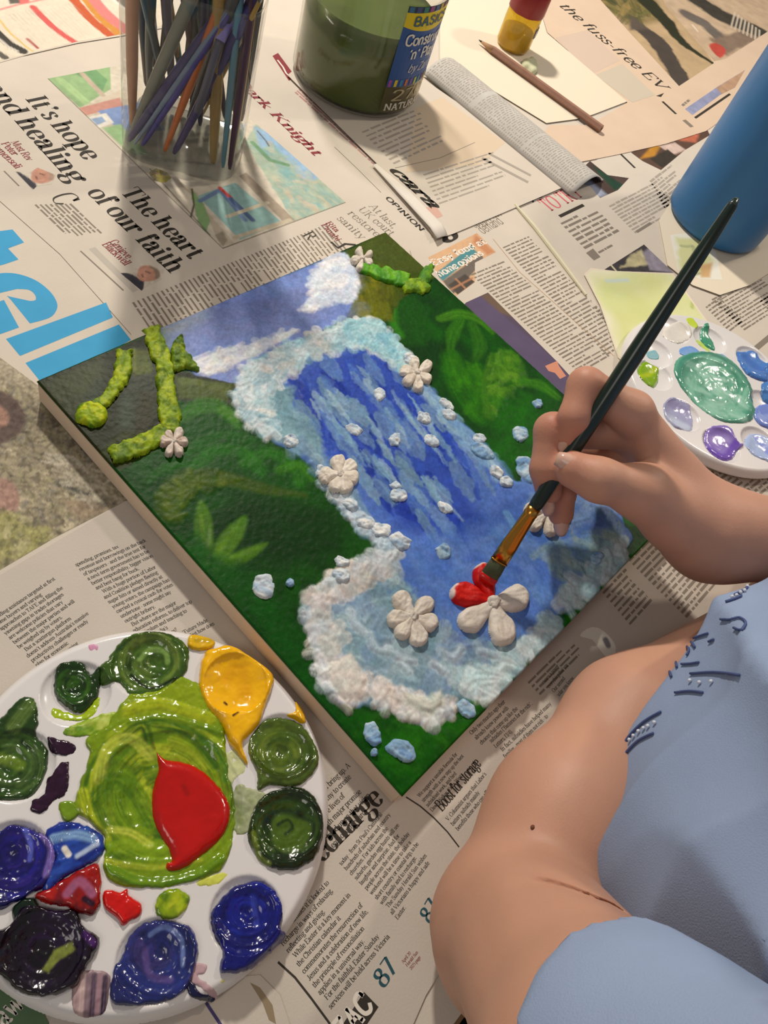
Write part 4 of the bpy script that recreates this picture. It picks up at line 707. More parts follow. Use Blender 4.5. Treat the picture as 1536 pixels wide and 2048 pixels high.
p.stroke([(410, 1110), (402, 1030)], [10, 5], '#86a53e', soft=6, a=.8, streak=.3); p.stroke([(430, 1110), (475, 1050)], [12, 5], '#6f9430', soft=6, a=.8, streak=.3); p.stroke([(440, 1125), (515, 1095)], [10, 4], '#688f2c', soft=6, a=.8); p.stroke([(412, 1120), (420, 1060)], 7, '#93a878', soft=5, a=.5)
p.dabs([(300, 1030), (380, 1180), (640, 1450), (560, 1200), (480, 1140)], 150, 30, ['#0f4f0a', '#125c0e', '#0b430a', '#1b660f'], ang=48, soft=12, a=.5, h=0); p.stroke([(540, 1230), (600, 1330), (690, 1440), (800, 1560)], 60, '#0d5c10', soft=40, a=.6); p.dabs([(700, 1430), (1000, 1390), (820, 1580)], 90, 26, ['#1d6a08', '#2b7a0c', '#175a07', '#11520a', '#3a7f10'], soft=9, a=.6, h=.0002)
p.dabs([(1090, 1290), (1290, 1090), (1330, 1060), (1320, 1090), (1000, 1410)], 60, 20, ['#1f6a0c', '#2c7c10', '#16560a', '#4a8010'], soft=7, a=.7, h=0)
# water body
FALL = [(466, 805), (476, 765), (512, 722), (560, 700), (620, 678), (690, 650), (745, 642), (782, 678), (800, 712), (822, 728), (852, 775), (884, 802), (908, 838), (945, 872), (972, 895), (1000, 930), (1022, 960), (1042, 965), (1050, 920), (1075, 935), (1140, 960), (1230, 1010), (1266, 1075), (1244, 1112), (1182, 1165), (1130, 1215), (1100, 1245), (1090, 1280), (1062, 1312), (1005, 1352), (986, 1392), (960, 1385), (922, 1380), (896, 1430), (862, 1440), (800, 1410), (762, 1385), (722, 1415), (680, 1410), (650, 1370), (642, 1320), (612, 1240), (614, 1195), (660, 1170), (690, 1145), (742, 1128), (778, 1108), (772, 1080), (722, 1060), (692, 1022), (660, 985), (640, 945), (602, 915), (560, 892), (530, 872), (498, 850)]
p.poly(FALL, '#6f8fc6', soft=3, warp=5, ws=16, h=.0012, hs=14)
p.poly([(530, 770), (620, 720), (760, 690), (830, 760), (960, 890), (1020, 970), (1120, 990), (1150, 1150), (900, 1180), (800, 1130), (700, 1000), (600, 900)], '#5a7cc4', soft=30, a=.8)
p.poly([(600, 740), (720, 690), (790, 730), (900, 900), (960, 1040), (880, 1080), (800, 1060), (720, 930), (640, 830)], '#3a58b4', soft=36, a=.85)
def fall_strokes(n, cols, seed, w, a, reg):
    rng = random.Random(seed); R = np.array(reg, float); k = 0
    while k < n:
        x = rng.uniform(R[:, 0].min(), R[:, 0].max()); y = rng.uniform(R[:, 1].min(), R[:, 1].max())
        if poly_sd(np.array([x]), np.array([y]), R)[0] > 0: continue
        k += 1; L = rng.uniform(40, 110); th = math.radians(rng.gauss(56, 5)); ww = w*rng.uniform(.4, 1.3)
        p.stroke([(x, y), (x+math.cos(th)*L*.5+rng.uniform(-4, 4), y+math.sin(th)*L*.5), (x+math.cos(th)*L, y+math.sin(th)*L)], [ww*.5, ww, ww*.3], rng.choice(cols), soft=3, smooth=3, streak=.25, sf=.3, a=a*rng.uniform(.6, 1), seed=rng.randrange(99), warp=5, h=.0012+rng.uniform(.0002, .0005))
REG = [(560, 770), (640, 710), (760, 690), (830, 770), (940, 890), (960, 960), (860, 1040), (740, 960), (620, 860)]
fall_strokes(70, ['#2f4fb0', '#2a47a6', '#3557b8', '#4061b8', '#24409c'], 3, 34, 1.0, REG)
fall_strokes(42, ['#7b9cc0', '#6d8fc2', '#86a5bb', '#5f82c0', '#8fadc4', '#7f9fb0'], 5, 30, .95, REG)
fall_strokes(30, ['#a9c3cf', '#9dbacb', '#8cb0c6', '#7898c0'], 8, 15, .85, [(600, 800), (700, 740), (790, 760), (920, 900), (860, 1000), (700, 900)])
# teal left shoulder, right light edge
p.dabs([(505, 800), (560, 760), (600, 830), (640, 900), (600, 900), (530, 865)], 90, 20, ['#7fa3ae', '#8aabb4', '#7397a6', '#93b3ba', '#88a8b8'], ang=50, soft=5, a=.75, h=.0016)
p.dabs([(590, 870), (680, 960), (760, 1060), (720, 1060), (640, 950)], 80, 16, ['#86a3b4', '#a9bfc6', '#7f9cb4', '#6f90b4'], ang=52, soft=4, a=.75, h=.0016)
p.dabs([(800, 740), (830, 745), (960, 890), (1020, 950), (980, 950), (900, 860)], 90, 17, ['#9fc0cf', '#86aacb', '#b5cdd6', '#7d9fc8', '#6b90c6'], ang=52, soft=4, a=.7, h=.0016)
# foam crest
CREST = [(468, 800), (478, 762), (515, 722), (560, 700), (620, 678), (690, 648), (745, 642), (780, 675), (830, 735), (800, 740), (750, 700), (700, 690), (640, 712), (570, 750), (530, 800), (560, 860), (540, 875), (500, 850)]
p.dabs(CREST, 420, 17, ['#b9d0d6', '#cfdadd', '#a5c4cd', '#dfe4e4', '#93b7c4', '#c9d3d6', '#d9d6cf'], soft=2.5, a=.9, h=.0019, asp=1.3, seed=4)
p.dabs([(690, 648), (745, 642), (780, 675), (830, 735), (800, 735), (750, 695), (700, 685)], 120, 14, ['#a9d0d8', '#9cc7d0', '#bfdde0', '#86b6c8'], soft=2.5, a=.85, h=.0018, asp=1.4, seed=6)
p.dabs([(640, 950), (665, 985), (695, 1022), (725, 1060), (775, 1082), (800, 1100), (770, 1112), (740, 1060), (690, 1000)], 90, 16, ['#c3d0da', '#d8dde0', '#a9bfd0', '#b6cbd6'], soft=2.5, a=.9, h=.0019, asp=1.3, seed=7)
# pool
p.poly([(780, 1110), (900, 1060), (1080, 1050), (1240, 1060), (1180, 1150), (1090, 1240), (980, 1230), (880, 1200), (820, 1190)], '#6285cc', soft=30, a=.7); p.poly([(980, 1060), (1090, 1040), (1110, 1110), (1000, 1120)], '#5f8cc0', soft=24, a=.7); p.dabs([(800, 1090), (1200, 1060), (1100, 1230), (900, 1230)], 150, 24, ['#6f93d6', '#6288cf', '#7aa0d2', '#5b82cc', '#86a6d6'], ang=40, soft=8, a=.45, h=.0013)
POOL = [(640, 1180), (740, 1140), (800, 1150), (830, 1250), (960, 1300), (1050, 1290), (980, 1370), (900, 1400), (860, 1430), (790, 1400), (720, 1400), (660, 1350), (620, 1230)]
p.dabs(POOL, 420, 27, ['#8fabb5', '#9ab6bd', '#86a3b4', '#a9c0c6', '#8fa8c0', '#8a9cc0', '#b9c9cc', '#7d9aa8'], soft=4, a=.85, h=.0018, asp=1.6, seed=9)
p.dabs([(1080, 1100), (1240, 1060), (1230, 1120), (1140, 1190)], 60, 20, ['#8aa9b0', '#9ab4b4', '#a8bcb6', '#7f9cb4'], soft=4, a=.7, h=.0018)
EDGE = [[(615, 1190), (660, 1175), (650, 1240), (680, 1300), (700, 1370), (720, 1400), (680, 1410), (648, 1370), (640, 1320), (612, 1240)], [(650, 1165), (742, 1128), (778, 1108), (790, 1130), (720, 1160), (670, 1190)], [(740, 1370), (800, 1395), (862, 1420), (896, 1415), (890, 1432), (860, 1442), (798, 1415), (755, 1395)], [(920, 1360), (985, 1330), (1060, 1290), (1100, 1235), (1115, 1255), (1065, 1312), (1005, 1355), (985, 1395), (950, 1388)], [(1120, 1200), (1180, 1150), (1240, 1095), (1262, 1070), (1266, 1085), (1190, 1165), (1135, 1220)]]
for i, e in enumerate(EDGE): p.dabs(e, 70 if i != 4 else 40, 26, ['#d6d4cf', '#e0dcd6', '#c3ccd2', '#d9dde0', '#b9c6cc', '#cfc9c0'] if i < 3 else ['#b9d0d4', '#c9d8da', '#a4c2cc', '#d3dcdc'], soft=3, a=.92, h=.0026, asp=1.3, seed=20+i)
p.poly([(655, 1325), (700, 1310), (735, 1360), (725, 1400), (690, 1408), (660, 1375)], '#dcd8d0', soft=8, a=.9, warp=4, h=.0034, hs=14); p.poly([(615, 1195), (648, 1185), (650, 1235), (625, 1250)], '#d2d2d0', soft=6, a=.9, h=.0030, hs=12, warp=3); p.poly([(635, 1275), (665, 1270), (675, 1320), (650, 1330)], '#d4d4d0', soft=6, a=.9, h=.0030, hs=12, warp=3)
p.poly([(800, 1385), (850, 1395), (880, 1380), (890, 1410), (860, 1436), (810, 1412)], '#ccd0c4', soft=8, a=.8, h=.0030, hs=12, warp=3)
for pts in ([(700, 1225), (708, 1250), (725, 1265)], [(735, 1270), (750, 1300), (775, 1305)], [(775, 1300), (800, 1320), (825, 1325)], [(880, 1305), (905, 1318), (920, 1300)], [(865, 1330), (885, 1345)], [(960, 1305), (985, 1312)], [(800, 1330), (815, 1345)]): p.stroke(pts, 22, '#bccad2', soft=4, smooth=4, a=.85, h=.0024, streak=.4, warp=2)
# loose reflections by the hand
p.stroke([(1012, 1030), (1030, 1060)], 16, '#86b6dc', soft=5, a=.8, streak=.4); p.stroke([(1130, 965), (1180, 985), (1215, 1010)], [10, 16, 8], '#9cc8e6', soft=5, a=.8, smooth=4); p.stroke([(1165, 1010), (1195, 1022)], 16, '#7f9f94', soft=5, a=.6); p.dabs([(1060, 1000), (1240, 1010), (1200, 1050), (1080, 1040)], 40, 18, ['#7d9ccc', '#9db4c8', '#6d8cc6'], soft=5, a=.6, h=.0016)
p.mottle(.16, 10, 3, .1); p.mottle(.10, 34, 6); p.mottle(.2, 3.2, 8)
zg = ZT+p.h+p.rough(.00035, 6, 3)+np.maximum(p.h-.0015, 0)*.7*fbm(p.X/.0050, p.Y/.0050, 12, 4)
zg[0, :] = ZT-.0008; zg[-1, :] = ZT-.0008; zg[:, 0] = ZT-.0008; zg[:, -1] = ZT-.0008
grid_mesh('paint_layer', p, zg, PAINT, art)

# raised impasto pieces, each its own part
def zp(X, Y):
    i = np.clip(((X-p.x0)/p.dx).astype(int), 0, p.nx-1); j = np.clip(((Y-p.y0)/p.dx).astype(int), 0, p.ny-1); return np.maximum(zg[j, i]-.0006, ZT-.0003)
def vine(pts, w, seed, cols=('#8aa312', '#a3b81a', '#6f8a10', '#56741a', '#b9c42a'), base='#7f9a12', h=.0024, parent=None, name='vine'):
    P = smooth_poly(np.array(pts, float), 6, False); W = np.interp(np.linspace(0, len(pts)-1, len(P)), range(len(pts)), w)/2
    t = np.gradient(P, axis=0); t /= np.linalg.norm(t, axis=1)[:, None]; nn = np.stack([-t[:, 1], t[:, 0]], 1)
    out = np.concatenate([P+nn*W[:, None], (P-nn*W[:, None])[::-1]])
    def f(q): q.dabs(out, 60+int(W.mean()*len(pts)*1.2), 11, list(cols), soft=2.5, a=.85, asp=2.0, h=.0010, seed=seed)
    return patch(name, out, ZT, h, IMP, parent or art, base, f, step=.00055, edge=6, warp=6, ws=13, rough=.0008, rs=9, seed=seed, smooth=0, zfun=zp)
v1 = vine([(248, 702), (246, 735), (232, 775), (205, 808), (172, 830)], [34, 34, 30, 26, 26], 2); patch('vine_bud', [(150, 838), (160, 812), (185, 806), (212, 818), (214, 842), (196, 856), (165, 850)], ZT, .0036, IMP, art, '#9cb414', lambda q: q.dabs([(150, 805), (215, 805), (215, 860), (150, 860)], 40, 12, ['#b9c41c', '#8aa312', '#cfd024', '#3f7a1a', '#a5b81a'], soft=3, h=.001), edge=12, warp=3, rough=.001, seed=5, zfun=zp); tag(art.children[-1], 'yellow-green bud at the end of the short vine')
vine([(300, 655), (312, 690), (328, 735), (332, 790), (342, 840), (338, 868)], [34, 36, 38, 40, 46, 40], 3); vine([(340, 862), (305, 880), (262, 900), (222, 912)], [40, 38, 40, 34], 4); patch('vine_leaf_clump', [(340, 700), (352, 678), (368, 672), (370, 696), (384, 715), (400, 742), (372, 738), (350, 746), (342, 728)], ZT, .0026, IMP, art, '#6f8a12', lambda q: q.dabs([(335, 670), (405, 670), (405, 750), (335, 750)], 50, 10, ['#8fa516', '#5c7a14', '#49691a', '#a9b820'], soft=3, h=.001), edge=9, warp=4, rough=.001, seed=6, zfun=zp)
vine([(718, 535), (745, 545), (785, 556), (820, 562)], [20, 24, 28, 26], 7, cols=('#4f9a1c', '#6fb020', '#3f8a1c', '#86bc24'), base='#5fa31e'); vine([(805, 578), (835, 572), (852, 585)], [20, 30, 22], 8, cols=('#86a818', '#a5bd1c', '#5f8a14'), base='#8fae18'); vine([(838, 570), (852, 550), (862, 532)], [22, 24, 12], 9, cols=('#7aa51a', '#98b422', '#4f8a1c'), base='#7fa81c')
WH = ['#ddd6ca', '#e4ddd2', '#d3c9bb', '#eae4da', '#cdbfb0']
def flower(cx, cy, r, n, rot, seed, base='#ded6ca', cols=WH, h=.0034, asp=1.0, red=(), ctr=True, lab=None, pet=None, rim='#5f7fc4'):
    root = empty('flower'); root.parent = art; root['label'] = lab or 'small white impasto flower'
    rng = random.Random(seed)
    for i in range(n):
        if pet: th, L, W = pet[i]
        else: th = rot+i*360/n+rng.uniform(-8, 8); L = r*rng.uniform(.9, 1.1); W = r*.52*rng.uniform(.9, 1.1)
        t = math.radians(th); ux, uy = math.cos(t), math.sin(t)*asp; vx, vy = -math.sin(t), math.cos(t)*asp
        prof = [(-.05, .35), (.3, .62), (.6, .95), (.82, .92), (.97, .55), (1.02, 0), (.97, -.55), (.82, -.92), (.6, -.95), (.3, -.62), (-.05, -.35)]
        out = [(cx+ux*a*L+vx*b*W*.62, cy+uy*a*L+vy*b*W*.62) for a, b in prof]
        isr = i in red; cc = ['#c9150c', '#d81e10', '#b30f0a', '#e0301c'] if isr else cols
        def f(q, cc=cc, out=out, isr=isr, L=L, ux=ux, uy=uy, W=W):
            q.dabs(out, 26, W*.5, cc, ang=math.degrees(math.atan2(uy, ux)), spread=.4, asp=2.4, soft=3, a=.7, h=.0012, seed=seed)
            if isr: q.stroke([out[4], out[5], out[6]], W*.28, '#e6ded4', soft=3, a=.9, warp=2)
        patch('petal', out, ZT, h, IMP, root, '#c8180e' if isr else base, f, step=.0005, edge=max(4, W*.26), warp=W*.07, ws=W*.5, rough=.0009, rs=W*.5, seed=seed+i, zfun=zp, dome=.45)
    if ctr:
        out = [(cx+math.cos(a)*r*.24, cy+math.sin(a)*r*.24*asp) for a in np.linspace(0, 2*math.pi, 9)[:-1]]
        patch('flower_centre', out, ZT, h*1.25, IMP, root, '#cfc8be', lambda q: q.dabs(out, 14, r*.12, ['#d9d2c8', '#bdb4a8', '#e0dad0'], soft=2, h=.001, seed=seed), step=.0005, edge=r*.12, warp=r*.03, rough=.0015, rs=r*.18, seed=seed+9, zfun=zp)
    return root
flower(980, 1212, 74, 5, 0, 31, h=.0046, red=(0, 1), lab='large impasto flower, white with two petals freshly painted red', pet=[(200, 86, 38), (254, 84, 34), (346, 74, 46), (68, 86, 46), (143, 76, 46)])
flower(822, 1240, 50, 6, 10, 33, h=.0036, lab='off-white six-petalled impasto flower in the foam', pet=[(240, 60, 32), (315, 54, 30), (15, 52, 32), (72, 58, 32), (128, 48, 30), (178, 50, 30)])
flower(678, 955, 40, 6, 0, 35, h=.0034, lab='white impasto flower on the left bank of the waterfall', pet=[(180, 42, 28), (262, 40, 26), (318, 40, 26), (10, 38, 26), (62, 38, 26), (115, 36, 24)])
flower(832, 752, 34, 6, 20, 37, h=.0032, base='#e4dfd2', lab='cream impasto flower on the right bank of the waterfall')
flower(347, 888, 30, 6, 0, 39, h=.0032, base='#d8ccc0', lab='white impasto flower where the vines meet', cols=['#e0d6cc', '#cbb9ac', '#d9cdc2', '#b9a396'])
flower(724, 522, 24, 5, 30, 41, h=.0032, base='#e4e2dc', lab='tiny white impasto flower on the far olive rock')
flower(1090, 1030, 46, 6, 15, 43, h=.0036, lab='white impasto flower under the painting hand', base='#dccab8')
def dab(x, y, rx, ry, rot, seed, cols, base, h=.0017):
    t = math.radians(rot); out = [(x+math.cos(a)*rx*math.cos(t)-math.sin(a)*ry*math.sin(t), y+math.cos(a)*rx*math.sin(t)+math.sin(a)*ry*math.cos(t)) for a in np.linspace(0, 2*math.pi, 13)[:-1]]
    patch('foam_dab', out, ZT, h, IMP, art, base, lambda q: q.dabs(out, 16, min(rx, ry)*.55, cols, ang=rot, soft=2.5, a=.85, h=.001, seed=seed), step=.0005, edge=min(rx, ry)*.45, warp=min(rx, ry)*.34, ws=min(rx, ry)*.9, rough=.0012, rs=min(rx, ry)*.7, seed=seed, zfun=zp)
W1 = ['#d3d9dc', '#c3d0da', '#eceae4', '#9db6cc']; B1 = ['#8fb0cc', '#a9c3d3', '#6f96c4', '#c9d6dc']
for i, (x, y, rx, ry, rot, k) in enumerate([(580, 885, 17, 13, 20, 0), (708, 862, 17, 11, 20, 0), (758, 792, 12, 13, 0, 0), (788, 880, 12, 15, 30, 0), (796, 993, 17, 14, 10, 0), (888, 1018, 17, 11, 30, 0), (862, 884, 18, 11, 30, 0), (846, 838, 16, 10, 30, 0), (893, 810, 16, 9, 35, 0), (898, 832, 16, 10, 30, 0), (958, 880, 14, 12, 20, 0), (1010, 965, 15, 12, 30, 0), (965, 905, 26, 15, 20, 1), (820, 720, 16, 12, 20, 0), (885, 1105, 18, 16, 30, 1), (1040, 868, 17, 15, 20, 1), (1075, 808, 11, 9, 30, 1), (528, 1174, 22, 24, 20, 0), (580, 1166, 9, 9, 0, 1), (682, 1123, 15, 11, 30, 0), (680, 1152, 20, 14, 20, 0), (932, 1418, 22, 18, 30, 1), (744, 1468, 18, 26, -15, 1), (804, 1502, 30, 22, 25, 1), (748, 1505, 8, 8, 0, 1), (1052, 940, 18, 30, -20, 1), (800, 1085, 22, 17, 20, 0), (990, 945, 17, 12, 40, 0), (1190, 1118, 14, 14, 20, 1), (640, 945, 12, 12, 0, 0), (760, 1060, 22, 15, 20, 0), (700, 1010, 17, 13, 30, 0), (730, 1045, 22, 15, 25, 0), (790, 975, 12, 10, 20, 0)]):
    dab(x, y, rx, ry, rot, 60+i, W1 if k == 0 else B1, '#d3dade' if k == 0 else '#8fb0ca')
# ------------------------------------------------------------------ the two palettes
PLAST = pbr('white_palette_plastic', '#dcd9d8', .22, .5, tint=.03, tscale=20)
WET = pbr('wet_paint', vcol=True, rough=.18, spec=.55, bump=.06, bscale=500, coat=.3)
DRY = pbr('thin_paint_smear', vcol=True, rough=.4, spec=.4)
PR = .0836; PZ = .0105
def palette(name, label, cx, cy, z0, wells, cr, rot0, group):
    root = empty(name, label, 'palette', group)
    n = 230; st = 2*PR/(n-1); q = Painter(cx-PR, cy-PR, cx+PR, cy+PR, st, z0+PZ); q.fill('#dcd9d8')
    R = np.hypot(q.X-cx, q.Y-cy)
    def zf(X, Y):
        r = np.hypot(X-cx, Y-cy); z = np.full(X.shape, z0+PZ)
        for (wx, wy, wr, dp) in wells:
            d = np.hypot(X-wx, Y-wy)/wr; z = z-dp*np.clip(1-d**2.6, 0, 1)**.6
        z = z-.006*np.clip((r-(PR-.005))/.005, 0, 1)**2
        return z
    zz = zf(q.X, q.Y); sd = R-PR
    grid_mesh('palette_dish', q, zz, PLAST, root, sd=sd)
    MB().lathe([(PR-.0002, z0+PZ-.006), (PR-.001, z0+.003), (PR-.003, z0+.0004), (PR-.006, z0+.0002), (PR-.006, z0+.0012), (PR-.0025, z0+.004), (PR-.0022, z0+PZ-.0065)], (cx, cy, 0), 96).build('palette_rim', PLAST, root, smooth=True)
    return root, zf
def swirl(q, cx, cy, r, cols, seed, n=26, asp=1.0):
    rng = random.Random(seed)
    for i in range(n):
        rr = r*rng.uniform(.15, 1.0); a0 = rng.uniform(0, 6.28); da = rng.uniform(.8, 2.2)
        pts = [(cx+math.cos(a0+da*t)*rr, cy+math.sin(a0+da*t)*rr*asp) for t in np.linspace(0, 1, 7)]
        q.stroke(pts, r*rng.uniform(.10, .28), rng.choice(cols), soft=4, a=rng.uniform(.4, .9), streak=.6, sf=.35, seed=rng.randrange(99), h=rng.uniform(.0002, .0009))
def ring(cx, cy, rx, ry, n=12, jit=0.0, seed=0, rot=0):
    rng = random.Random(seed); t0 = math.radians(rot)
    return [(cx+math.cos(a)*rx*(1+rng.uniform(-jit, jit))*math.cos(t0)-math.sin(a)*ry*math.sin(t0), cy+math.cos(a)*rx*math.sin(t0)+math.sin(a)*ry*(1+rng.uniform(-jit, jit))*math.cos(t0)) for a in np.linspace(0, 2*math.pi, n+1)[:-1]]
B0 = at(0, 0)
bz = .0014
bc = (-.0878, -.2224)
def wl(px, r, dp, z=.0125): w = at(px[0], px[1], z); return (w[0], w[1], r, dp)
bw = [wl(c, .0155, .0042) for c in ((290, 1330), (152, 1385), (35, 1530), (565, 1490), (572, 1650), (492, 1830), (310, 1920), (85, 1900), (20, 1720), (470, 1370))]+[wl((335, 1610), .033, .0035)]
pal, pz = palette('paint_palette', 'round white palette loaded with green, yellow, red and dark blue paint', bc[0], bc[1], bz, bw, .03, 0, None)
PZT = bz+PZ-.001
def blob(root, zf, name, out, h, base, fn=None, mat=None, lab=None, **kw):
    kw.setdefault('edge', 12); kw.setdefault('rough', .0006); kw.setdefault('rs', 16)
    o = patch(name, out, PZT, h, mat or WET, root, base, fn, zfun=lambda X, Y: zf(X, Y)-.0001, step=kw.pop('step', .0005), **kw)
    if lab: o['label'] = lab
    return o
# mixed yellow-green in the centre
LG = ['#a3b81a', '#7f9c14', '#5f8414', '#c6cf3a', '#44700f', '#8fae1c', '#d3d84a', '#34610f']
CEN = [(250, 1400), (330, 1350), (400, 1372), (440, 1430), (450, 1480), (455, 1540), (470, 1600), (462, 1690), (440, 1740), (390, 1765), (300, 1778), (245, 1770), (205, 1745), (212, 1690), (190, 1650), (150, 1620), (160, 1570), (180, 1510), (172, 1480), (215, 1450)]
def cen(q):
    swirl(q, 320, 1590, 150, LG, 5, 90); q.poly([(250, 1400), (330, 1352), (410, 1375), (445, 1440), (400, 1450), (300, 1450), (240, 1440)], '#9db01c', soft=12, a=.7)
    for pts, w, c in (([(255, 1425), (320, 1410), (420, 1440)], 24, '#b9c42a'), ([(260, 1450), (340, 1440), (440, 1470)], 16, '#5f8414'), ([(245, 1480), (285, 1455), (300, 1500)], 20, '#2f5c12'), ([(300, 1450), (380, 1470), (430, 1530)], 22, '#3f7014'), ([(200, 1560), (215, 1500), (260, 1480), (300, 1510)], 24, '#c3cc5a'), ([(190, 1600), (230, 1560), (270, 1590), (300, 1640)], 34, '#56800f'), ([(165, 1590), (180, 1640), (210, 1680)], 26, '#c2cc30'), ([(230, 1520), (270, 1570), (300, 1620)], 24, '#6f9214'), ([(210, 1700), (260, 1690), (330, 1700)], 26, '#8fae24'), ([(215, 1735), (280, 1765), (380, 1755), (440, 1720)], 20, '#5f8c10'), ([(220, 1660), (260, 1665), (300, 1690)], 14, '#d3d860'), ([(400, 1480), (440, 1510), (450, 1560)], 14, '#4f8a2c'), ([(200, 1720), (300, 1735), (400, 1720)], 10, '#c9cf4a')): q.stroke(pts, w, c, soft=6, smooth=5, streak=.5, sf=.4, h=.0007, a=.85)
    q.mottle(.15, 5)
blob(pal, pz, 'mixed_green_paint', CEN, .0016, '#86a018', cen, edge=10, warp=5, ws=20, lab='yellow-green mixed paint smeared over the palette centre')
RD = [(306, 1472), (314, 1500), (330, 1516), (352, 1520), (388, 1530), (420, 1552), (448, 1585), (461, 1615), (458, 1650), (440, 1682), (410, 1708), (375, 1735), (345, 1745), (330, 1738), (332, 1725), (342, 1718), (330, 1690), (312, 1660), (302, 1625), (304, 1580), (314, 1540), (312, 1515), (304, 1490)]
blob(pal, pz, 'red_paint', RD, .0052, '#c01408', lambda q: (q.mottle(.06, 30), q.stroke([(366, 1575), (374, 1590)], 10, '#9c0f06', soft=6, a=.6)), edge=26, warp=1, rough=.0004, rs=40, lab='thick glossy red paint pool')
YL = [(408, 1310), (440, 1296), (470, 1290), (510, 1312), (546, 1340), (545, 1375), (530, 1410), (520, 1445), (500, 1470), (485, 1490), (495, 1530), (482, 1518), (455, 1482), (440, 1450), (415, 1420), (396, 1372)]
blob(pal, pz, 'yellow_paint', YL, .0042, '#f0bf0a', lambda q: (q.stroke([(450, 1360), (480, 1340), (490, 1390)], 26, '#e0a904', soft=14, smooth=4, a=.6), q.stroke([(448, 1408), (452, 1412)], 5, '#5a3a10'), q.stroke([(464, 1438), (474, 1430)], 5, '#6a4510')), edge=16, warp=3, ws=20, rough=.001, rs=30, lab='glossy yellow paint')
blob(pal, pz, 'yellow_paint', [(378, 1272), (402, 1268), (428, 1276), (424, 1298), (400, 1304), (376, 1296)], .002, '#e0b912', lambda q: q.stroke([(392, 1285), (420, 1285)], 10, '#b9a01c', soft=5, a=.7), edge=6, warp=2); blob(pal, pz, 'yellow_paint', [(592, 1400), (605, 1405), (614, 1430), (608, 1448), (585, 1438), (572, 1430), (590, 1424)], .0018, '#e6b80a', None, edge=6, warp=2)
OL = ['#4f6a1c', '#6d8426', '#33480f', '#85963c', '#26380c', '#5d7420']; DG = ['#2c4a12', '#1d360d', '#3f5f1a', '#5a7a2a', '#15290a']
def bl(out, h, base, cols, c, r, seed, n=40, lab=None, extra=None, asp=.9, **kw):
    def f(q):
        swirl(q, c[0], c[1], r, cols, seed, n, asp)
        if extra: extra(q)
        q.mottle(.12, 6)
    blob(pal, pz, kw.pop('name', 'green_paint'), out, h, base, f, seed=seed, lab=lab, **kw)
bl([(215, 1320), (235, 1292), (265, 1270), (310, 1263), (350, 1275), (376, 1300), (376, 1335), (355, 1365), (310, 1388), (262, 1390), (240, 1365), (205, 1370), (198, 1340)], .0022, '#4b6b24', ['#3f5f1a', '#6d8a3a', '#2a4510', '#8fa352', '#55762c', '#1f360d'], (305, 1325), 66, 3, lab='dark green paint stirred in circles', extra=lambda q: (q.stroke([(280, 1318), (300, 1300), (330, 1305), (335, 1325)], 10, '#8fae62', soft=4, smooth=5, a=.8), q.stroke([(262, 1350), (300, 1378), (350, 1360)], 6, '#1a2e0c', soft=3, smooth=5)), warp=3)
bl([(112, 1340), (135, 1325), (162, 1326), (180, 1345), (200, 1335), (200, 1370), (190, 1400), (160, 1425), (125, 1405), (110, 1385)], .0028, '#244712', ['#1d3c12', '#33611d', '#4a7a24', '#16300e', '#5f8f30'], (150, 1372), 40, 6, lab='small blob of deep green paint', warp=4)
blob(pal, pz, 'green_smear', [(105, 1412), (130, 1420), (165, 1425), (195, 1390), (196, 1410), (175, 1438), (130, 1438), (106, 1430)], .0008, '#a9c026', None, edge=6, warp=3)
bl([(-60, 1470), (0, 1440), (40, 1400), (68, 1398), (78, 1440), (72, 1470), (95, 1500), (90, 1545), (65, 1590), (20, 1600), (-60, 1590)], .0022, '#2f4f1c', ['#24421a', '#3f6422', '#5f8040', '#16300f', '#80985a', '#4d6f24'], (20, 1530), 72, 8, lab='dark olive paint spreading over the palette edge', extra=lambda q: (q.stroke([(30, 1455), (60, 1415)], 30, '#7f9850', soft=8, a=.7, streak=.4), q.stroke([(5, 1515), (40, 1530)], 22, '#86a032', soft=8, a=.6)), warp=3)
bl([(505, 1468), (530, 1440), (570, 1436), (605, 1450), (628, 1485), (638, 1520), (620, 1555), (585, 1575), (540, 1572), (515, 1582), (512, 1545), (495, 1500)], .0024, '#5a702a', OL, (562, 1505), 62, 10, 50, lab='olive paint stirred in circles beside the yellow', warp=3, extra=lambda q: q.stroke([(615, 1445), (632, 1490)], 8, '#3f5470', soft=4, a=.7))
bl([(520, 1598), (555, 1580), (600, 1576), (625, 1592), (645, 1630), (645, 1680), (625, 1720), (580, 1742), (540, 1735), (510, 1710), (494, 1670), (505, 1630)], .0028, '#223512', DG, (572, 1655), 76, 12, 55, lab='very dark green paint ring with a lighter middle', extra=lambda q: (q.poly([(545, 1640), (580, 1635), (622, 1650), (610, 1690), (585, 1708), (550, 1695)], '#5f7a24', soft=8, smooth=4, a=.8), q.stroke([(555, 1650), (575, 1640), (585, 1655), (570, 1668)], 6, '#31491a', soft=3, smooth=5), q.stroke([(505, 1670), (515, 1715), (535, 1730)], 12, '#86983c', soft=5, smooth=4, a=.8)), warp=3)
blob(pal, pz, 'green_smear', [(462, 1600), (475, 1570), (505, 1580), (530, 1590), (508, 1620), (500, 1660), (480, 1672), (462, 1650)], .0006, '#a8b088', lambda q: q.dabs([(460, 1570), (530, 1570), (500, 1670), (460, 1670)], 40, 14, ['#8f9c68', '#c3c6aa', '#6d7f48', '#b4baa0'], ang=60, soft=4, a=.6, h=0), mat=DRY, edge=6, warp=4)
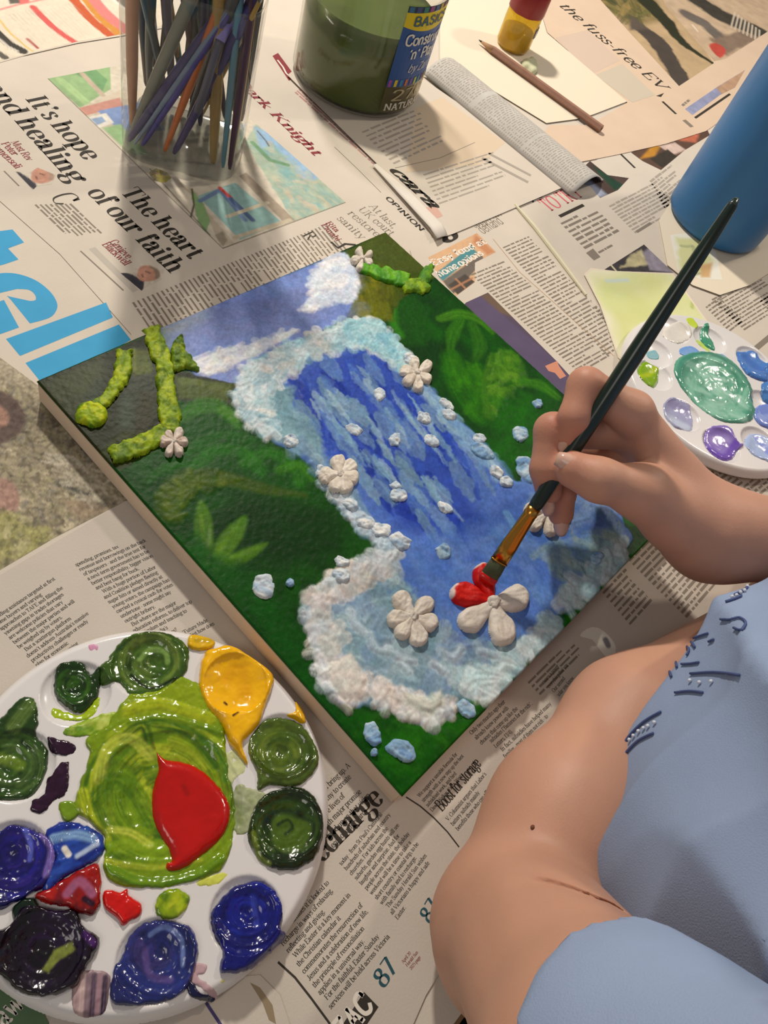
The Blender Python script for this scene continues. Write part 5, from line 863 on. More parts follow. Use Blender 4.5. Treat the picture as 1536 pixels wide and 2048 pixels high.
blob(pal, pz, 'green_smear', [(452, 1510), (480, 1500), (490, 1540), (470, 1560), (455, 1580), (450, 1545)], .0004, '#cdd2a4', None, mat=DRY, edge=5, warp=4); blob(pal, pz, 'green_smear', [(118, 1610), (140, 1602), (160, 1618), (150, 1640), (128, 1642)], .0012, '#7f9c24', None, edge=6, warp=3); blob(pal, pz, 'green_smear', [(125, 1465), (170, 1440), (230, 1425), (235, 1445), (190, 1470), (150, 1475)], .0008, '#a9bf4a', lambda q: q.dabs([(120, 1425), (240, 1425), (230, 1475), (130, 1475)], 30, 12, ['#8fae2c', '#c3cf6a', '#5f9024'], ang=-25, soft=4, h=0), mat=DRY, edge=6, warp=4)
blob(pal, pz, 'green_paint', [(312, 1800), (330, 1782), (360, 1778), (378, 1795), (372, 1820), (345, 1838), (315, 1832)], .0016, '#8aa31c', lambda q: q.dabs([(310, 1778), (380, 1778), (370, 1838), (312, 1838)], 20, 14, ['#a9bf24', '#5f8414', '#c6cf3a'], soft=4, h=.0003), edge=8, warp=3); blob(pal, pz, 'green_smear', [(400, 1760), (440, 1745), (455, 1750), (430, 1770), (395, 1772)], .0004, '#d3d86a', None, mat=DRY, edge=4, warp=3)
blob(pal, pz, 'red_paint', [(206, 1785), (222, 1780), (240, 1785), (255, 1778), (258, 1792), (282, 1808), (280, 1832), (262, 1840), (246, 1852), (232, 1836), (210, 1818)], .0024, '#cf1a10', None, edge=10, warp=2, lab='small dab of red paint')
DP = ['#241238', '#160a26', '#3a1c4c', '#2a1240', '#4a2a5c']; PB = ['#1c1c7a', '#15125c', '#2f2fa0', '#3a2c8c', '#0f0d44']
for i, out in enumerate(([(96, 1474), (118, 1480), (134, 1482), (152, 1495), (146, 1508), (122, 1512), (100, 1502)], [(122, 1528), (138, 1526), (138, 1560), (130, 1590), (105, 1605), (86, 1628), (62, 1622), (66, 1602), (90, 1588), (92, 1560), (108, 1545)])): blob(pal, pz, 'purple_paint', out, .0010, '#3a1438', lambda q: q.mottle(.35, 9), edge=6, warp=3, ws=9, seed=i, lab='dark purple paint smear')
def dblue(q): swirl(q, 25, 1710, 90, PB, 15, 60); q.stroke([(50, 1660), (62, 1690), (60, 1720)], 10, '#6d78d0', soft=4, smooth=4, a=.8); q.stroke([(88, 1670), (106, 1700), (95, 1750)], 18, '#a58fd6', soft=5, smooth=4, a=.9, streak=.4); q.mottle(.15, 7)
blob(pal, pz, 'violet_blue_paint', [(-60, 1690), (0, 1662), (25, 1648), (70, 1660), (100, 1680), (112, 1715), (95, 1770), (60, 1790), (20, 1812), (-60, 1830)], .0034, '#1c1a66', dblue, warp=3, lab='glossy violet-blue paint')
def rblue(q): q.dabs([(100, 1650), (205, 1655), (205, 1740), (90, 1800)], 60, 16, ['#1d3c9c', '#16287c', '#2f58b4', '#3a5fb0'], ang=-30, soft=4, h=.0004); q.stroke([(108, 1680), (150, 1672), (185, 1680)], 20, '#9cc0e0', soft=5, smooth=4, a=.9, streak=.4); q.stroke([(155, 1715), (195, 1690)], 10, '#c9d8ea', soft=4, a=.8); q.stroke([(130, 1700), (138, 1712)], 12, '#e6e2d6', soft=3)
blob(pal, pz, 'blue_paint', [(90, 1670), (120, 1646), (165, 1650), (204, 1670), (205, 1710), (170, 1735), (130, 1755), (95, 1790), (82, 1760), (110, 1715)], .0024, '#22409c', rblue, warp=3, lab='cobalt paint with pale blue streaks')
def rmix(q): q.dabs([(80, 1740), (205, 1730), (205, 1830), (90, 1810)], 50, 20, ['#a81a14', '#7a1418', '#c02a1c', '#5a1430'], soft=5, h=.0004); q.stroke([(135, 1790), (160, 1765), (185, 1790)], 18, '#b07aa0', soft=6, smooth=4, a=.7); q.stroke([(170, 1800), (185, 1810)], 12, '#3a1030', soft=4)
blob(pal, pz, 'red_purple_paint', [(70, 1790), (110, 1770), (160, 1740), (196, 1728), (202, 1765), (198, 1815), (175, 1832), (130, 1815), (90, 1808)], .0030, '#9c1a18', rmix, warp=3, lab='crimson paint streaked with purple')
def blk(q): swirl(q, 90, 1900, 90, ['#150a1c', '#241030', '#0d0614', '#34184a', '#1c0c22'], 19, 60); q.poly([(85, 1940), (110, 1900), (145, 1882), (150, 1900), (120, 1920), (98, 1945)], '#8f9a4a', soft=5, a=.85, warp=3); q.stroke([(170, 1870), (190, 1890)], 14, '#5a2a78', soft=5, a=.8); q.mottle(.2, 8)
blob(pal, pz, 'black_purple_paint', [(-40, 1880), (20, 1850), (50, 1810), (110, 1820), (150, 1820), (170, 1855), (198, 1875), (190, 1910), (165, 1945), (150, 1975), (95, 1992), (40, 1985), (0, 1950), (-40, 1930)], .0036, '#180b20', blk, warp=3, lab='nearly black purple paint with an olive streak')
blob(pal, pz, 'dark_green_paint', [(30, 1810), (60, 1795), (80, 1812), (85, 1850), (50, 1860), (28, 1840)], .0024, '#0f2a1a', None, warp=3)
def nblue(q): swirl(q, 315, 1905, 88, ['#27306e', '#3a4a94', '#1d2456', '#544a86', '#6a6aa8', '#2f3f8c'], 23, 60); q.stroke([(300, 1870), (330, 1855), (362, 1880), (365, 1930)], 9, '#7f93c6', soft=4, smooth=5, a=.85); q.stroke([(290, 1900), (300, 1950), (340, 1960)], 14, '#6d5a94', soft=6, smooth=4, a=.7); q.mottle(.12, 7)
blob(pal, pz, 'navy_paint', [(255, 1880), (285, 1848), (330, 1840), (365, 1848), (385, 1860), (396, 1900), (385, 1950), (360, 1990), (300, 2008), (255, 2012), (220, 2000), (228, 1940), (245, 1910)], .0030, '#2f3670', nblue, warp=3, lab='navy and violet paint with curved brush marks')
def ublue(q): swirl(q, 492, 1825, 70, ['#151f78', '#1b2a94', '#0f1658', '#2436a4', '#111a66'], 27, 50); q.stroke([(505, 1800), (512, 1850)], 12, '#5060c0', soft=6, a=.7, streak=.4)
blob(pal, pz, 'ultramarine_paint', [(440, 1800), (470, 1772), (515, 1762), (550, 1785), (564, 1820), (560, 1855), (575, 1870), (545, 1905), (500, 1940), (465, 1948), (440, 1940), (444, 1900), (425, 1860), (424, 1825)], .0040, '#16207c', ublue, warp=3, lab='thick ultramarine blue paint')
def smr(q):
    for i, c in enumerate(['#b9a0a0', '#c9b3b0', '#8f7a84', '#57485e', '#a88a94', '#3a2c48']): q.stroke([(156+i*11, 1945+i*2), (150+i*11, 2030+i)], 12, c, soft=4, streak=.3)
blob(pal, pz, 'mauve_smear', [(152, 1948), (215, 1945), (218, 1985), (205, 2028), (150, 2028)], .0006, '#a58f94', smr, mat=DRY, edge=5, warp=2); blob(pal, pz, 'mauve_smear', [(385, 1930), (412, 1928), (408, 1946), (395, 1952), (436, 1985), (428, 2000), (400, 1975), (382, 1965)], .0006, '#c3a8ae', None, mat=DRY, edge=4, warp=3); blob(pal, pz, 'navy_smear', [(372, 1962), (384, 1962), (400, 1985), (432, 1995), (425, 2004), (395, 2000), (376, 1985)], .0010, '#191f50', None, edge=4, warp=2)
blob(pal, pz, 'pink_spot', ring(187, 1297, 11, 8, 8, .2, 3), .0003, '#d9a4c0', None, mat=DRY, edge=3); blob(pal, pz, 'yellow_spot', ring(446, 1962, 6, 6, 8, .2, 4), .0003, '#dcd89a', None, mat=DRY, edge=3)
# small palette on the right
sc_ = (.4278, -.2577); sz = .0020
def wl2(px, r, dp): return wl(px, r, dp, .0125)
sw = [wl2(c, .0155, .0042) for c in ((1345, 660), (1420, 680), (1310, 705), (1310, 750), (1365, 830), (1442, 890), (1518, 885), (1530, 810), (1505, 720), (1560, 760))]+[wl2((1430, 780), .031, .0035)]
pal2, pz2 = palette('paint_palette', 'round white palette with a mint green centre on the watercolour paper', sc_[0], sc_[1], sz, sw, .03, 0, None)
def b2(name, out, h, base, fn=None, lab=None, **kw): kw.setdefault('step', .0008); blob(pal2, pz2, name, out, h, base, fn, lab=lab, **kw)
def mint(q):
    swirl(q, 1425, 780, 75, ['#6fae98', '#86bfa8', '#5f9f88', '#98cbb6', '#569480'], 41, 60, 1.0); q.dabs([(1360, 740), (1400, 720), (1490, 790), (1480, 840), (1420, 830)], 40, 14, ['#a9d3c2', '#8fc4ae', '#b4d8ca', '#66a890'], ang=30, soft=4, h=.0008); q.stroke([(1350, 760), (1365, 725), (1410, 712), (1470, 745), (1502, 800), (1490, 840)], 9, '#4f8f7c', soft=4, smooth=5, a=.7)
b2('mint_paint', [(1345, 745), (1352, 722), (1380, 708), (1420, 708), (1460, 725), (1490, 760), (1508, 800), (1508, 830), (1490, 848), (1450, 848), (1415, 832), (1385, 805), (1358, 775)], .0024, '#6fae98', mint, edge=14, warp=2, lab='mint green paint filling the central well')
b2('lime_paint', [(1276, 740), (1290, 725), (1312, 730), (1320, 748), (1312, 772), (1296, 775), (1280, 760)], .003, '#8fb40c', lambda q: q.stroke([(1282, 755), (1300, 748), (1312, 735)], 8, '#c0cf0c', soft=5, a=.8), edge=10, warp=2, lab='bright lime paint')
b2('lilac_paint', [(1325, 810), (1345, 798), (1375, 812), (1388, 840), (1380, 862), (1350, 860), (1328, 838)], .0018, '#b0b2d0', lambda q: (q.stroke([(1340, 840), (1370, 855)], 22, '#cdd6e6', soft=9, a=.8), q.stroke([(1340, 808), (1370, 820)], 14, '#a09cc4', soft=8, a=.8)), edge=8, warp=2, lab='pale lilac paint')
b2('purple_paint', [(1408, 868), (1425, 855), (1455, 858), (1470, 885), (1485, 892), (1472, 905), (1465, 918), (1440, 918), (1415, 895)], .0026, '#9a86cc', lambda q: (q.stroke([(1420, 900), (1450, 915), (1468, 890)], 12, '#7a58bc', soft=5, smooth=4, a=.8), q.stroke([(1425, 880), (1450, 880)], 16, '#b4a8da', soft=8, a=.7)), edge=8, warp=2, lab='lavender paint')
b2('pale_blue_paint', [(1490, 880), (1505, 866), (1535, 875), (1556, 905), (1548, 928), (1520, 922), (1495, 905)], .0018, '#b4c4e4', lambda q: q.stroke([(1515, 875), (1545, 915)], 12, '#8f9cdc', soft=6, a=.8), edge=8, warp=2)
b2('periwinkle_paint', [(1505, 820), (1525, 806), (1560, 810), (1590, 840), (1570, 870), (1530, 860), (1508, 845)], .0022, '#8296d6', lambda q: q.stroke([(1515, 840), (1550, 835)], 14, '#a4b4e4', soft=6, a=.8), edge=8, warp=2)
b2('sky_blue_paint', [(1472, 708), (1486, 702), (1510, 705), (1525, 722), (1550, 745), (1545, 765), (1505, 760), (1482, 742)], .003, '#5f8fd0', lambda q: q.stroke([(1490, 715), (1520, 745)], 18, '#4f7fc8', soft=8, a=.8), edge=10, warp=3, lab='sky blue paint'); b2('sky_blue_paint', [(1520, 770), (1560, 765), (1590, 790), (1560, 810), (1530, 800)], .0026, '#5f92cc', None, edge=8, warp=3)
b2('blue_smear', [(1358, 700), (1375, 694), (1392, 702), (1400, 712), (1375, 716), (1358, 712)], .0006, '#7fa8dc', None, mat=DRY, edge=4, warp=2); b2('blue_smear', [(1425, 706), (1450, 715), (1475, 738), (1470, 745), (1440, 725)], .0006, '#86acd8', None, mat=DRY, edge=4, warp=2); b2('aqua_smear', [(1296, 702), (1312, 696), (1322, 708), (1318, 716), (1300, 712)], .0008, '#8fbcc4', None, mat=DRY, edge=4, warp=2)
b2('sea_green_paint', [(1404, 655), (1414, 650), (1420, 668), (1432, 688), (1430, 698), (1414, 688), (1402, 672)], .0016, '#55a286', None, edge=5, warp=2, lab='sea green dab'); b2('yellow_green_smear', [(1372, 640), (1384, 640), (1394, 655), (1390, 660), (1376, 652)], .0006, '#c3d64a', None, mat=DRY, edge=4, warp=2); b2('yellow_green_smear', [(1390, 680), (1402, 678), (1422, 696), (1418, 702), (1396, 692)], .0006, '#c6da72', None, mat=DRY, edge=4, warp=2); b2('white_paint', [(1328, 660), (1350, 645), (1375, 655), (1380, 675), (1360, 686), (1335, 680)], .002, '#e0dcd4', None, edge=8, warp=2)
# ------------------------------------------------------------------ clear plastics
def clear_mat(name, tint, gloss=.05, body=0.0, bodycol=(1, 1, 1)):
    m = bpy.data.materials.new(name); m.use_nodes = True; nt = m.node_tree; nt.nodes.clear(); N = nt.nodes.new
    out = N('ShaderNodeOutputMaterial'); tr = N('ShaderNodeBsdfTransparent'); tr.inputs[0].default_value = (*tint, 1)
    gl = N('ShaderNodeBsdfGlossy'); gl.inputs['Roughness'].default_value = gloss; lw = N('ShaderNodeLayerWeight'); lw.inputs[0].default_value = .5; pw = N('ShaderNodeMath'); pw.operation = 'POWER'; pw.inputs[1].default_value = 4.0; nt.links.new(lw.outputs['Facing'], pw.inputs[0]); fr = N('ShaderNodeMath'); fr.operation = 'MULTIPLY_ADD'; fr.inputs[1].default_value = .75; fr.inputs[2].default_value = .035; nt.links.new(pw.outputs[0], fr.inputs[0])
    mx = N('ShaderNodeMixShader'); nt.links.new(fr.outputs[0], mx.inputs[0]); nt.links.new(gl.outputs[0], mx.inputs[2])
    if body:
        df = N('ShaderNodeBsdfTranslucent'); d2 = N('ShaderNodeBsdfDiffuse'); df.inputs[0].default_value = (*bodycol, 1); d2.inputs[0].default_value = (*bodycol, 1)
        ad = N('ShaderNodeMixShader'); ad.inputs[0].default_value = .5; nt.links.new(df.outputs[0], ad.inputs[1]); nt.links.new(d2.outputs[0], ad.inputs[2])
        m2 = N('ShaderNodeMixShader'); m2.inputs[0].default_value = body; nt.links.new(tr.outputs[0], m2.inputs[1]); nt.links.new(ad.outputs[0], m2.inputs[2]); nt.links.new(m2.outputs[0], mx.inputs[1])
    else: nt.links.new(tr.outputs[0], mx.inputs[1])
    nt.links.new(mx.outputs[0], out.inputs[0]); return m
CLEAR = clear_mat('clear_acrylic', (.972, .975, .97), .04, .022, (.75, .75, .72)); CLEARB = clear_mat('clear_acrylic_base', (.86, .87, .86), .06, .12, (.45, .46, .45))

# ------------------------------------------------------------------ brush pot
PC = np.array([.2315, .1665]); PA = math.radians(-47.0)
def sq_ring(half, z, n=56, e=5.0, c=PC, rot=PA):
    out = []
    for k in range(n):
        th = 2*math.pi*k/n; cx, sx = math.cos(th), math.sin(th); r = (abs(cx)**e+abs(sx)**e)**(-1/e); x, y = r*cx*half, r*sx*half
        out.append((c[0]+x*math.cos(rot)-y*math.sin(rot), c[1]+x*math.sin(rot)+y*math.cos(rot), z))
    return out
def sq_loft(prof, n=56, capb=True, capt=False, **kw):
    V = []; F = []
    for h, z in prof: V += sq_ring(h, z, n, **kw)
    for i in range(len(prof)-1):
        for k in range(n): F.append((i*n+k, i*n+(k+1) % n, (i+1)*n+(k+1) % n, (i+1)*n+k))
    if capb: F.append(tuple(range(n))[::-1])
    if capt: F.append(tuple((len(prof)-1)*n+k for k in range(n)))
    return V, F
pot = empty('brush_pot', 'clear rounded-square plastic pot standing full of brushes', 'pot'); T_ = .0009
mesh_obj('pot_wall', *sq_loft([(.0405, T_), (.0425, T_+.001), (.0440, T_+.004), (.0452, .06), (.0470, .125), (.0476, .128), (.0470, .1288), (.0462, .1280), (.0460, .1250)], capb=False), CLEAR, pot, smooth=True)
mesh_obj('pot_base', *sq_loft([(.0400, T_), (.0423, .0022), (.0424, .0085), (.0415, .0095)], capb=True, capt=True), CLEARB, pot, smooth=True)

# ------------------------------------------------------------------ brushes standing in the pot
def stick(label, pb, pt, zt, rad, color, bristle='#3a322c', ferr='#a9a59c', length=.21, rough=.4, tipr=.6, flat=1.0, zb=.0135):
    root = empty('paintbrush', label, 'paintbrush', 'brushes standing in the clear pot')
    a = at(pb[0], pb[1], zb); b = at(pt[0], pt[1], zt); d = b-a; d /= np.linalg.norm(d); L = length
    # keep the shaft inside the rim
    top = a+d*((.125-zb)/d[2]); off = top[:2]-PC; c_, s_ = math.cos(-PA), math.sin(-PA); loc = np.array([off[0]*c_-off[1]*s_, off[0]*s_+off[1]*c_]); lim = .0425-rad
    cl = np.clip(loc, -lim, lim)
    if np.abs(cl-loc).max() > 1e-5:
        c2, s2 = math.cos(PA), math.sin(PA); top = np.array([PC[0]+cl[0]*c2-cl[1]*s2, PC[1]+cl[0]*s2+cl[1]*c2, .125])
    offa = a[:2]-PC; la = np.array([offa[0]*c_-offa[1]*s_, offa[0]*s_+offa[1]*c_]); limb = .0415-rad; ca = np.clip(la, -limb, limb); c2, s2 = math.cos(PA), math.sin(PA)
    a = np.array([PC[0]+ca[0]*c2-ca[1]*s2, PC[1]+ca[0]*s2+ca[1]*c2, zb]); d = top-a; d /= np.linalg.norm(d)
    h = MB().tube([a, a+d*.004, a+d*L*.25, a+d*L*.55, a+d*L*.72], [rad*tipr*.6, rad*tipr, rad, rad*1.05, rad*.85], 10).build('handle', pbr('handle_'+color, color, rough, .5, tint=.12, tscale=50), root, smooth=True)
    MB().tube([a+d*L*.715, a+d*L*.86], [rad*.9, rad*.8], 10, sq=[(1, 1), (1.3, .5)]).build('ferrule', pbr('ferrule_'+ferr, ferr, .3, .5, metal=.8), root, smooth=True)
    MB().tube([a+d*L*.855, a+d*L*.93, a+d*L], [rad*.78, rad*.85, rad*.5], 10, sq=[(1.3, .5), (1.4, .5), (1.2, .3)]).build('bristles', pbr('bristle_'+bristle, bristle, .8, .2), root, smooth=True)
ST = [("thick orange paintbrush handle crossing the front of the pot", (321, 328), (443, 5), .128, .0030, '#c06a30'),
 ("pale pink and brown paintbrush upright at the pot's side near the catalogue", (258, 250), (262, 0), .112, .0042, '#b98a6c'),
 ("dull grey-green stout paintbrush leaning across the pot", (262, 272), (372, 20), .115, .0042, '#74786a'),
 ("dark violet paintbrush leaning low across the pot", (250, 300), (384, 110), .090, .0040, '#3d3a68'),
 ("thin slate blue paintbrush beneath the violet ones", (262, 308), (370, 150), .080, .0020, '#76889e'),
 ("blue-violet paintbrush just below the slate blue one", (275, 318), (372, 168), .080, .0030, '#4c4890'),
 ("charcoal paintbrush behind the orange handle", (378, 240), (455, 30), .125, .0042, '#4c4c4a'),
 ("long dark purple paintbrush leaning past the orange handle", (344, 320), (492, 35), .125, .0036, '#403a6a'),
 ("thin ochre paintbrush alongside the long dark purple one", (405, 230), (488, 70), .115, .0016, '#a98a48'),
 ("flat ochre wooden paintbrush handle standing at the front corner", (417, 362), (432, 120), .095, .0045, '#9a7f48'),
 ("teal blue paintbrush standing beside the flat ochre handle", (438, 366), (462, 150), .090, .0026, '#5b8a9c'),
 ("maroon-brown paintbrush standing beside the teal blue one", (456, 364), (482, 160), .090, .0030, '#4c3346'),
 ("tan upright paintbrush near the pot's jar side", (482, 330), (508, 0), .120, .0024, '#ab9a70'),
 ("mustard yellow paintbrush behind the tan one", (470, 300), (512, -20), .120, .0020, '#c09a30'),
 ("dark teal paintbrush at the back of the pot", (372, 190), (335, -10), .100, .0030, '#2f5f6c'),
 ("small yellow paintbrush at the back of the pot", (380, 150), (346, 0), .095, .0018, '#c09a3c'),
 ("mauve-grey paintbrush at the back of the pot", (335, 130), (306, -10), .090, .0034, '#756c7a'),
 ("deep green paintbrush behind the orange handle", (372, 160), (420, 0), .105, .0032, '#1f5c52'),
 ("dark brown paintbrush at the back near the pale pink one", (300, 150), (280, -10), .090, .0034, '#4f3d33'),
 ("navy paintbrush in the middle of the pot", (400, 250), (410, 10), .110, .0032, '#2c3350'),
 ("black paintbrush at the pot's jar side", (470, 250), (490, 0), .115, .0036, '#26282c'),
 ("beige wooden paintbrush at the far corner of the pot", (490, 200), (535, -20), .110, .0030, '#b5a27c')]
BK = ['#3a3f3c', '#4a3d35', '#2d4650', '#54506a', '#6b5a3c', '#2f3a2e', '#5c3a34', '#37475c', '#48584a', '#3b3346', '#7a6a48', '#26323a']
BN = ['ash grey', 'umber', 'petrol blue', 'heather', 'khaki', 'bottle green', 'rust brown', 'slate', 'sage', 'plum', 'straw', 'ink blue']
rb = random.Random(12)
for i in range(12):
    t = i/11; bx, by = 300+t*185, 165+20*math.sin(i*1.7)+t*80; ST.append((BN[i]+" thin paintbrush in the packed middle of the pot", (bx, by), (bx+rb.uniform(-45, 55), -5), .108, rb.uniform(.0026, .0038), BK[i]))
for s_ in ST: stick(*s_)
lt = empty('paintbrush', 'translucent lilac plastic paintbrush beside the orange handle', 'paintbrush', 'brushes standing in the clear pot')
a = at(440, 82, .106); b = at(472, -6, .128); d = (b-a)/np.linalg.norm(b-a); lo = at(395, 225, .060)
LIL = pbr('lilac_plastic', '#8a84c8', .3, .5); MB().tube([lo, a-d*.002, a], [.0026, .0030, .0032], 10).build('handle', pbr('handle_#5a5a66', '#5a5a66', .4, .5), lt, smooth=True); MB().tube([a, a+d*.012, a+d*.035, a+d*.05], [.0034, .0048, .0066, .0064], 12).build('grip', LIL, lt, smooth=True); MB().tube([a+d*.05, a+d*.075, a+d*.09], [.004, .0045, .001], 10).build('bristles', pbr('bristle_#3a322c', '#3a322c', .8, .2), lt, smooth=True)

# ------------------------------------------------------------------ jar of green brush water
JC = np.array([.4370, .1822]); JR = .0593; jar = empty('water_jar', 'big clear jar half full of green paint water with a label', 'jar'); jz = .0028
JW = clear_mat('jar_plastic', (.97, .97, .94), .06, .04, (.7, .68, .55))
MB().lathe([(JR-.006, jz), (JR-.002, jz+.0012), (JR, jz+.005), (JR+.0006, .06), (JR+.0008, .120), (JR+.002, .122), (JR+.002, .128), (JR+.001, .1285)], (*JC, 0), 72).build('jar_wall', JW, jar, smooth=True)
MB().lathe([(.0001, jz+.0015), (JR-.006, jz+.0015), (JR-.0022, jz+.006), (JR-.0016, .05), (JR-.0016, .0735), (JR-.0026, .0727), (JR-.006, .0724), (.0001, .0724)], (*JC, 0), 72).build('green_water', pbr('murky_green_water', '#4a5a1a', .12, .5, tint=.25, tscale=18), jar, smooth=True)
lab = empty('jar_label'); lab.parent = jar; lab['label'] = 'blue and yellow printed label with white lettering'
LR = JR+.0013; P0 = at(748, 241)[:2]-JC; P1 = at(838, 204)[:2]-JC; t0 = math.atan2(P0[1], P0[0]); t1 = math.atan2(P1[1], P1[0]); LW = (t1-t0)*LR
if LW < 0: LW += 2*math.pi*LR
LW = min(LW*.80, .09)
def onjar(s, z, dr=0.0): th = t0+s/LR; return (JC[0]+(LR+dr)*math.cos(th), JC[1]+(LR+dr)*math.sin(th), z)
def lpoly(pts, mat, name, dr, k=14):
    """convex label piece given as rows (z, s0, s1)"""
    V = []; F = []
    for z, s0, s1 in pts: V += [onjar(s0+(s1-s0)*i/k, z, dr) for i in range(k+1)]
    for j in range(len(pts)-1):
        for i in range(k): a = j*(k+1)+i; F.append((a, a+1, a+k+2, a+k+1))
    return mesh_obj(name, V, F, mat, lab)
LB = pbr('label_blue', '#1f4f93', .4, .4); LY = pbr('label_yellow', '#d8c010', .4, .4)
lpoly([(.0105, 0, LW), (.034, 0, LW)], clear_mat('label_film', (.7, .62, .45), .2, .35, (.35, .30, .18)), 'film', 0); lpoly([(.034, 0, LW), (.0935, 0, LW)], LB, 'blue_panel', 0)
YR = [(.0815+.004*(abs(2*i/14-1))**2, i) for i in range(15)]; V = []; F = []
for zz, i in YR: V += [onjar(LW*i/14, zz, .0002), onjar(LW*i/14, .0965, .0002)]
for i in range(14): F.append((2*i, 2*i+2, 2*i+3, 2*i+1))
mesh_obj('yellow_panel', V, F, LY, lab)
lpoly([(.0965, 0, LW), (.1015, 0, LW)], pbr('label_dark', '#26324a', .4, .4), 'top_strip', .0001)
for i, c in enumerate(['#2f6a8c', '#3a4a7c', '#2f7a6c', '#8c3f7c', '#2f5a8c', '#b59a2c', '#7c3a5a', '#2f6a5c']): lpoly([(.0968, LW*(i+.15)/8, LW*(i+.8)/8), (.1012, LW*(i+.15)/8, LW*(i+.8)/8)], pbr('sw_'+c, c, .4, .4), 'colour_square', .0003, 3)
for i, c in enumerate(['#9c4a9c', '#d8c02c', '#2f7ab0', '#c0663a', '#6a3f8c', '#b0c03a', '#2f8c8c', '#8c3f6c', '#d0b030', '#3a6ab0']): lpoly([(.0345, LW*(i+.2)/10, LW*(i+.7)/10), (.0405, LW*(i+.25)/10, LW*(i+.75)/10)], pbr('sw_'+c, c, .4, .4), 'colour_square', .0003, 3)
def ltext(txt, s0, s1, z, cap, mat, **kw):
    V, F, w = text_shape(txt, **kw); sx = (s1-s0)/w; u = cap/7.2
    mesh_obj('label_text', [onjar(s0+v[0]*sx, z+v[1]*u, .0006) for v in V], F, mat, lab)
LT = pbr('label_white', '#d8d6cc', .4, .4); sn = dict(serif=False, thick=1.35, thin=1.15)
ltext("BASICS", LW*.14, LW*.92, .0865, .0072, pbr('label_ink_blue', '#2f5a70', .4, .4), **sn); ltext("Construct", LW*.10, LW*.95, .0705, .0088, LT, **sn); ltext("'n' Play", LW*.24, LW*.86, .0585, .0088, LT, **sn)
ltext("by Zart", LW*.30, LW*.82, .0470, .0068, LT, serif=False, thick=.7, thin=.6, shear=.25); ltext("270", LW*.12, LW*.9, .0215, .0100, pbr('label_tan', '#a99f7c', .4, .4), serif=False, thick=.9, thin=.8); ltext("NATURAL", LW*.06, LW*.92, .0130, .0060, LT, **sn)

# ------------------------------------------------------------------ small bottle with red cap
BC = np.array([.6795, .1730]); bz0 = .0017; bo = empty('craft_bottle', 'small yellow translucent bottle with a red cap on blank paper', 'bottle')
AMB = clear_mat('amber_plastic', (.98, .80, .20), .05, .55, (.95, .72, .08))
def fl_ring(r, z, n=32, am=.03): return [(BC[0]+r*(1+am*math.cos(8*t))*math.cos(t), BC[1]+r*(1+am*math.cos(8*t))*math.sin(t), z) for t in np.linspace(0, 2*math.pi, n+1)[:-1]]
def fl_loft(prof, am, n=32):
    V = []; F = []
    for r, z in prof: V += fl_ring(r, z, n, am)
    for i in range(len(prof)-1):
        for k in range(n): F.append((i*n+k, i*n+(k+1) % n, (i+1)*n+(k+1) % n, (i+1)*n+k))
    F.append(tuple(range(n))[::-1]); F.append(tuple((len(prof)-1)*n+k for k in range(n))); return V, F
mesh_obj('bottle_body', *fl_loft([(.014, bz0), (.0175, bz0+.001), (.0192, bz0+.005), (.0195, .030), (.0190, .046), (.0150, .0495)], .012), AMB, bo, smooth=True)
mesh_obj('glue', *fl_loft([(.013, bz0+.001), (.0170, bz0+.0025), (.0174, .010), (.0174, .021)], .0), pbr('amber_liquid', '#b08a14', .2, .5), bo, smooth=True)
mesh_obj('cap', *fl_loft([(.0196, .0400), (.0202, .0410), (.0202, .0600), (.0190, .0640), (.010, .0650)], .02), pbr('red_cap_plastic', '#8c1c1e', .35, .5), bo, smooth=True)
V = []; F = []
for i in range(9):
    th = -1.05+i*.12; V += [(BC[0]+.0200*math.cos(th-.5), BC[1]+.0200*math.sin(th-.5), .0205), (BC[0]+.0200*math.cos(th-.5), BC[1]+.0200*math.sin(th-.5), .030)]
for i in range(8): F.append((2*i, 2*i+2, 2*i+3, 2*i+1))
ll = mesh_obj('bottle_label', V, F, pbr('label_navy', '#27365c', .4, .4), bo)
Vt, Ft, w = text_shape('Pa', serif=False, thick=1.5, thin=1.2)
mesh_obj('label_text', [(BC[0]+.0203*math.cos(-1.5+v[0]/w*.75), BC[1]+.0203*math.sin(-1.5+v[0]/w*.75), .0222+v[1]*.0008) for v in Vt], Ft, LT, ll)

# ------------------------------------------------------------------ pencil and eraser crumb on the blank sheet
pen = empty('pencil', 'worn rose-brown pencil lying across the blank sheet', 'pencil'); zz = .0016+.0036
a = at(958, 80, zz); b = at(1203, 258, zz); d = (b-a)/np.linalg.norm(b-a); L = np.linalg.norm(b-a)
MB().tube([a+d*.020, b], [.0040, .0040], 6).build('pencil_body', pbr('pencil_paint', '#96705e', .5, .4, tint=.12, tscale=90), pen); MB().tube([a+d*.004, a+d*.020], [.0012, .0039], 12).build('sharpened_wood', pbr('pencil_wood', '#b08a66', .7, .3), pen, smooth=True); MB().tube([a, a+d*.0042], [.0004, .0012], 10).build('lead', pbr('pencil_lead', '#2a2724', .5, .4), pen, smooth=True); MB().tube([b-d*.0002, b+d*.0004], [.0012, .0012], 10).build('end_lead', pbr('pencil_lead', '#2a2724'), pen)
er = patch('eraser_lump', ring(1062, 134, 17, 13, 10, .2, 5, 35), .0016, .006, pbr('pale_green_putty', '#c6c8a4', .6, .3), None, '#c6c8a4', edge=9, warp=3, rough=.001, step=.001); tag(er, 'pale green lump of putty eraser touching the pencil', 'eraser')

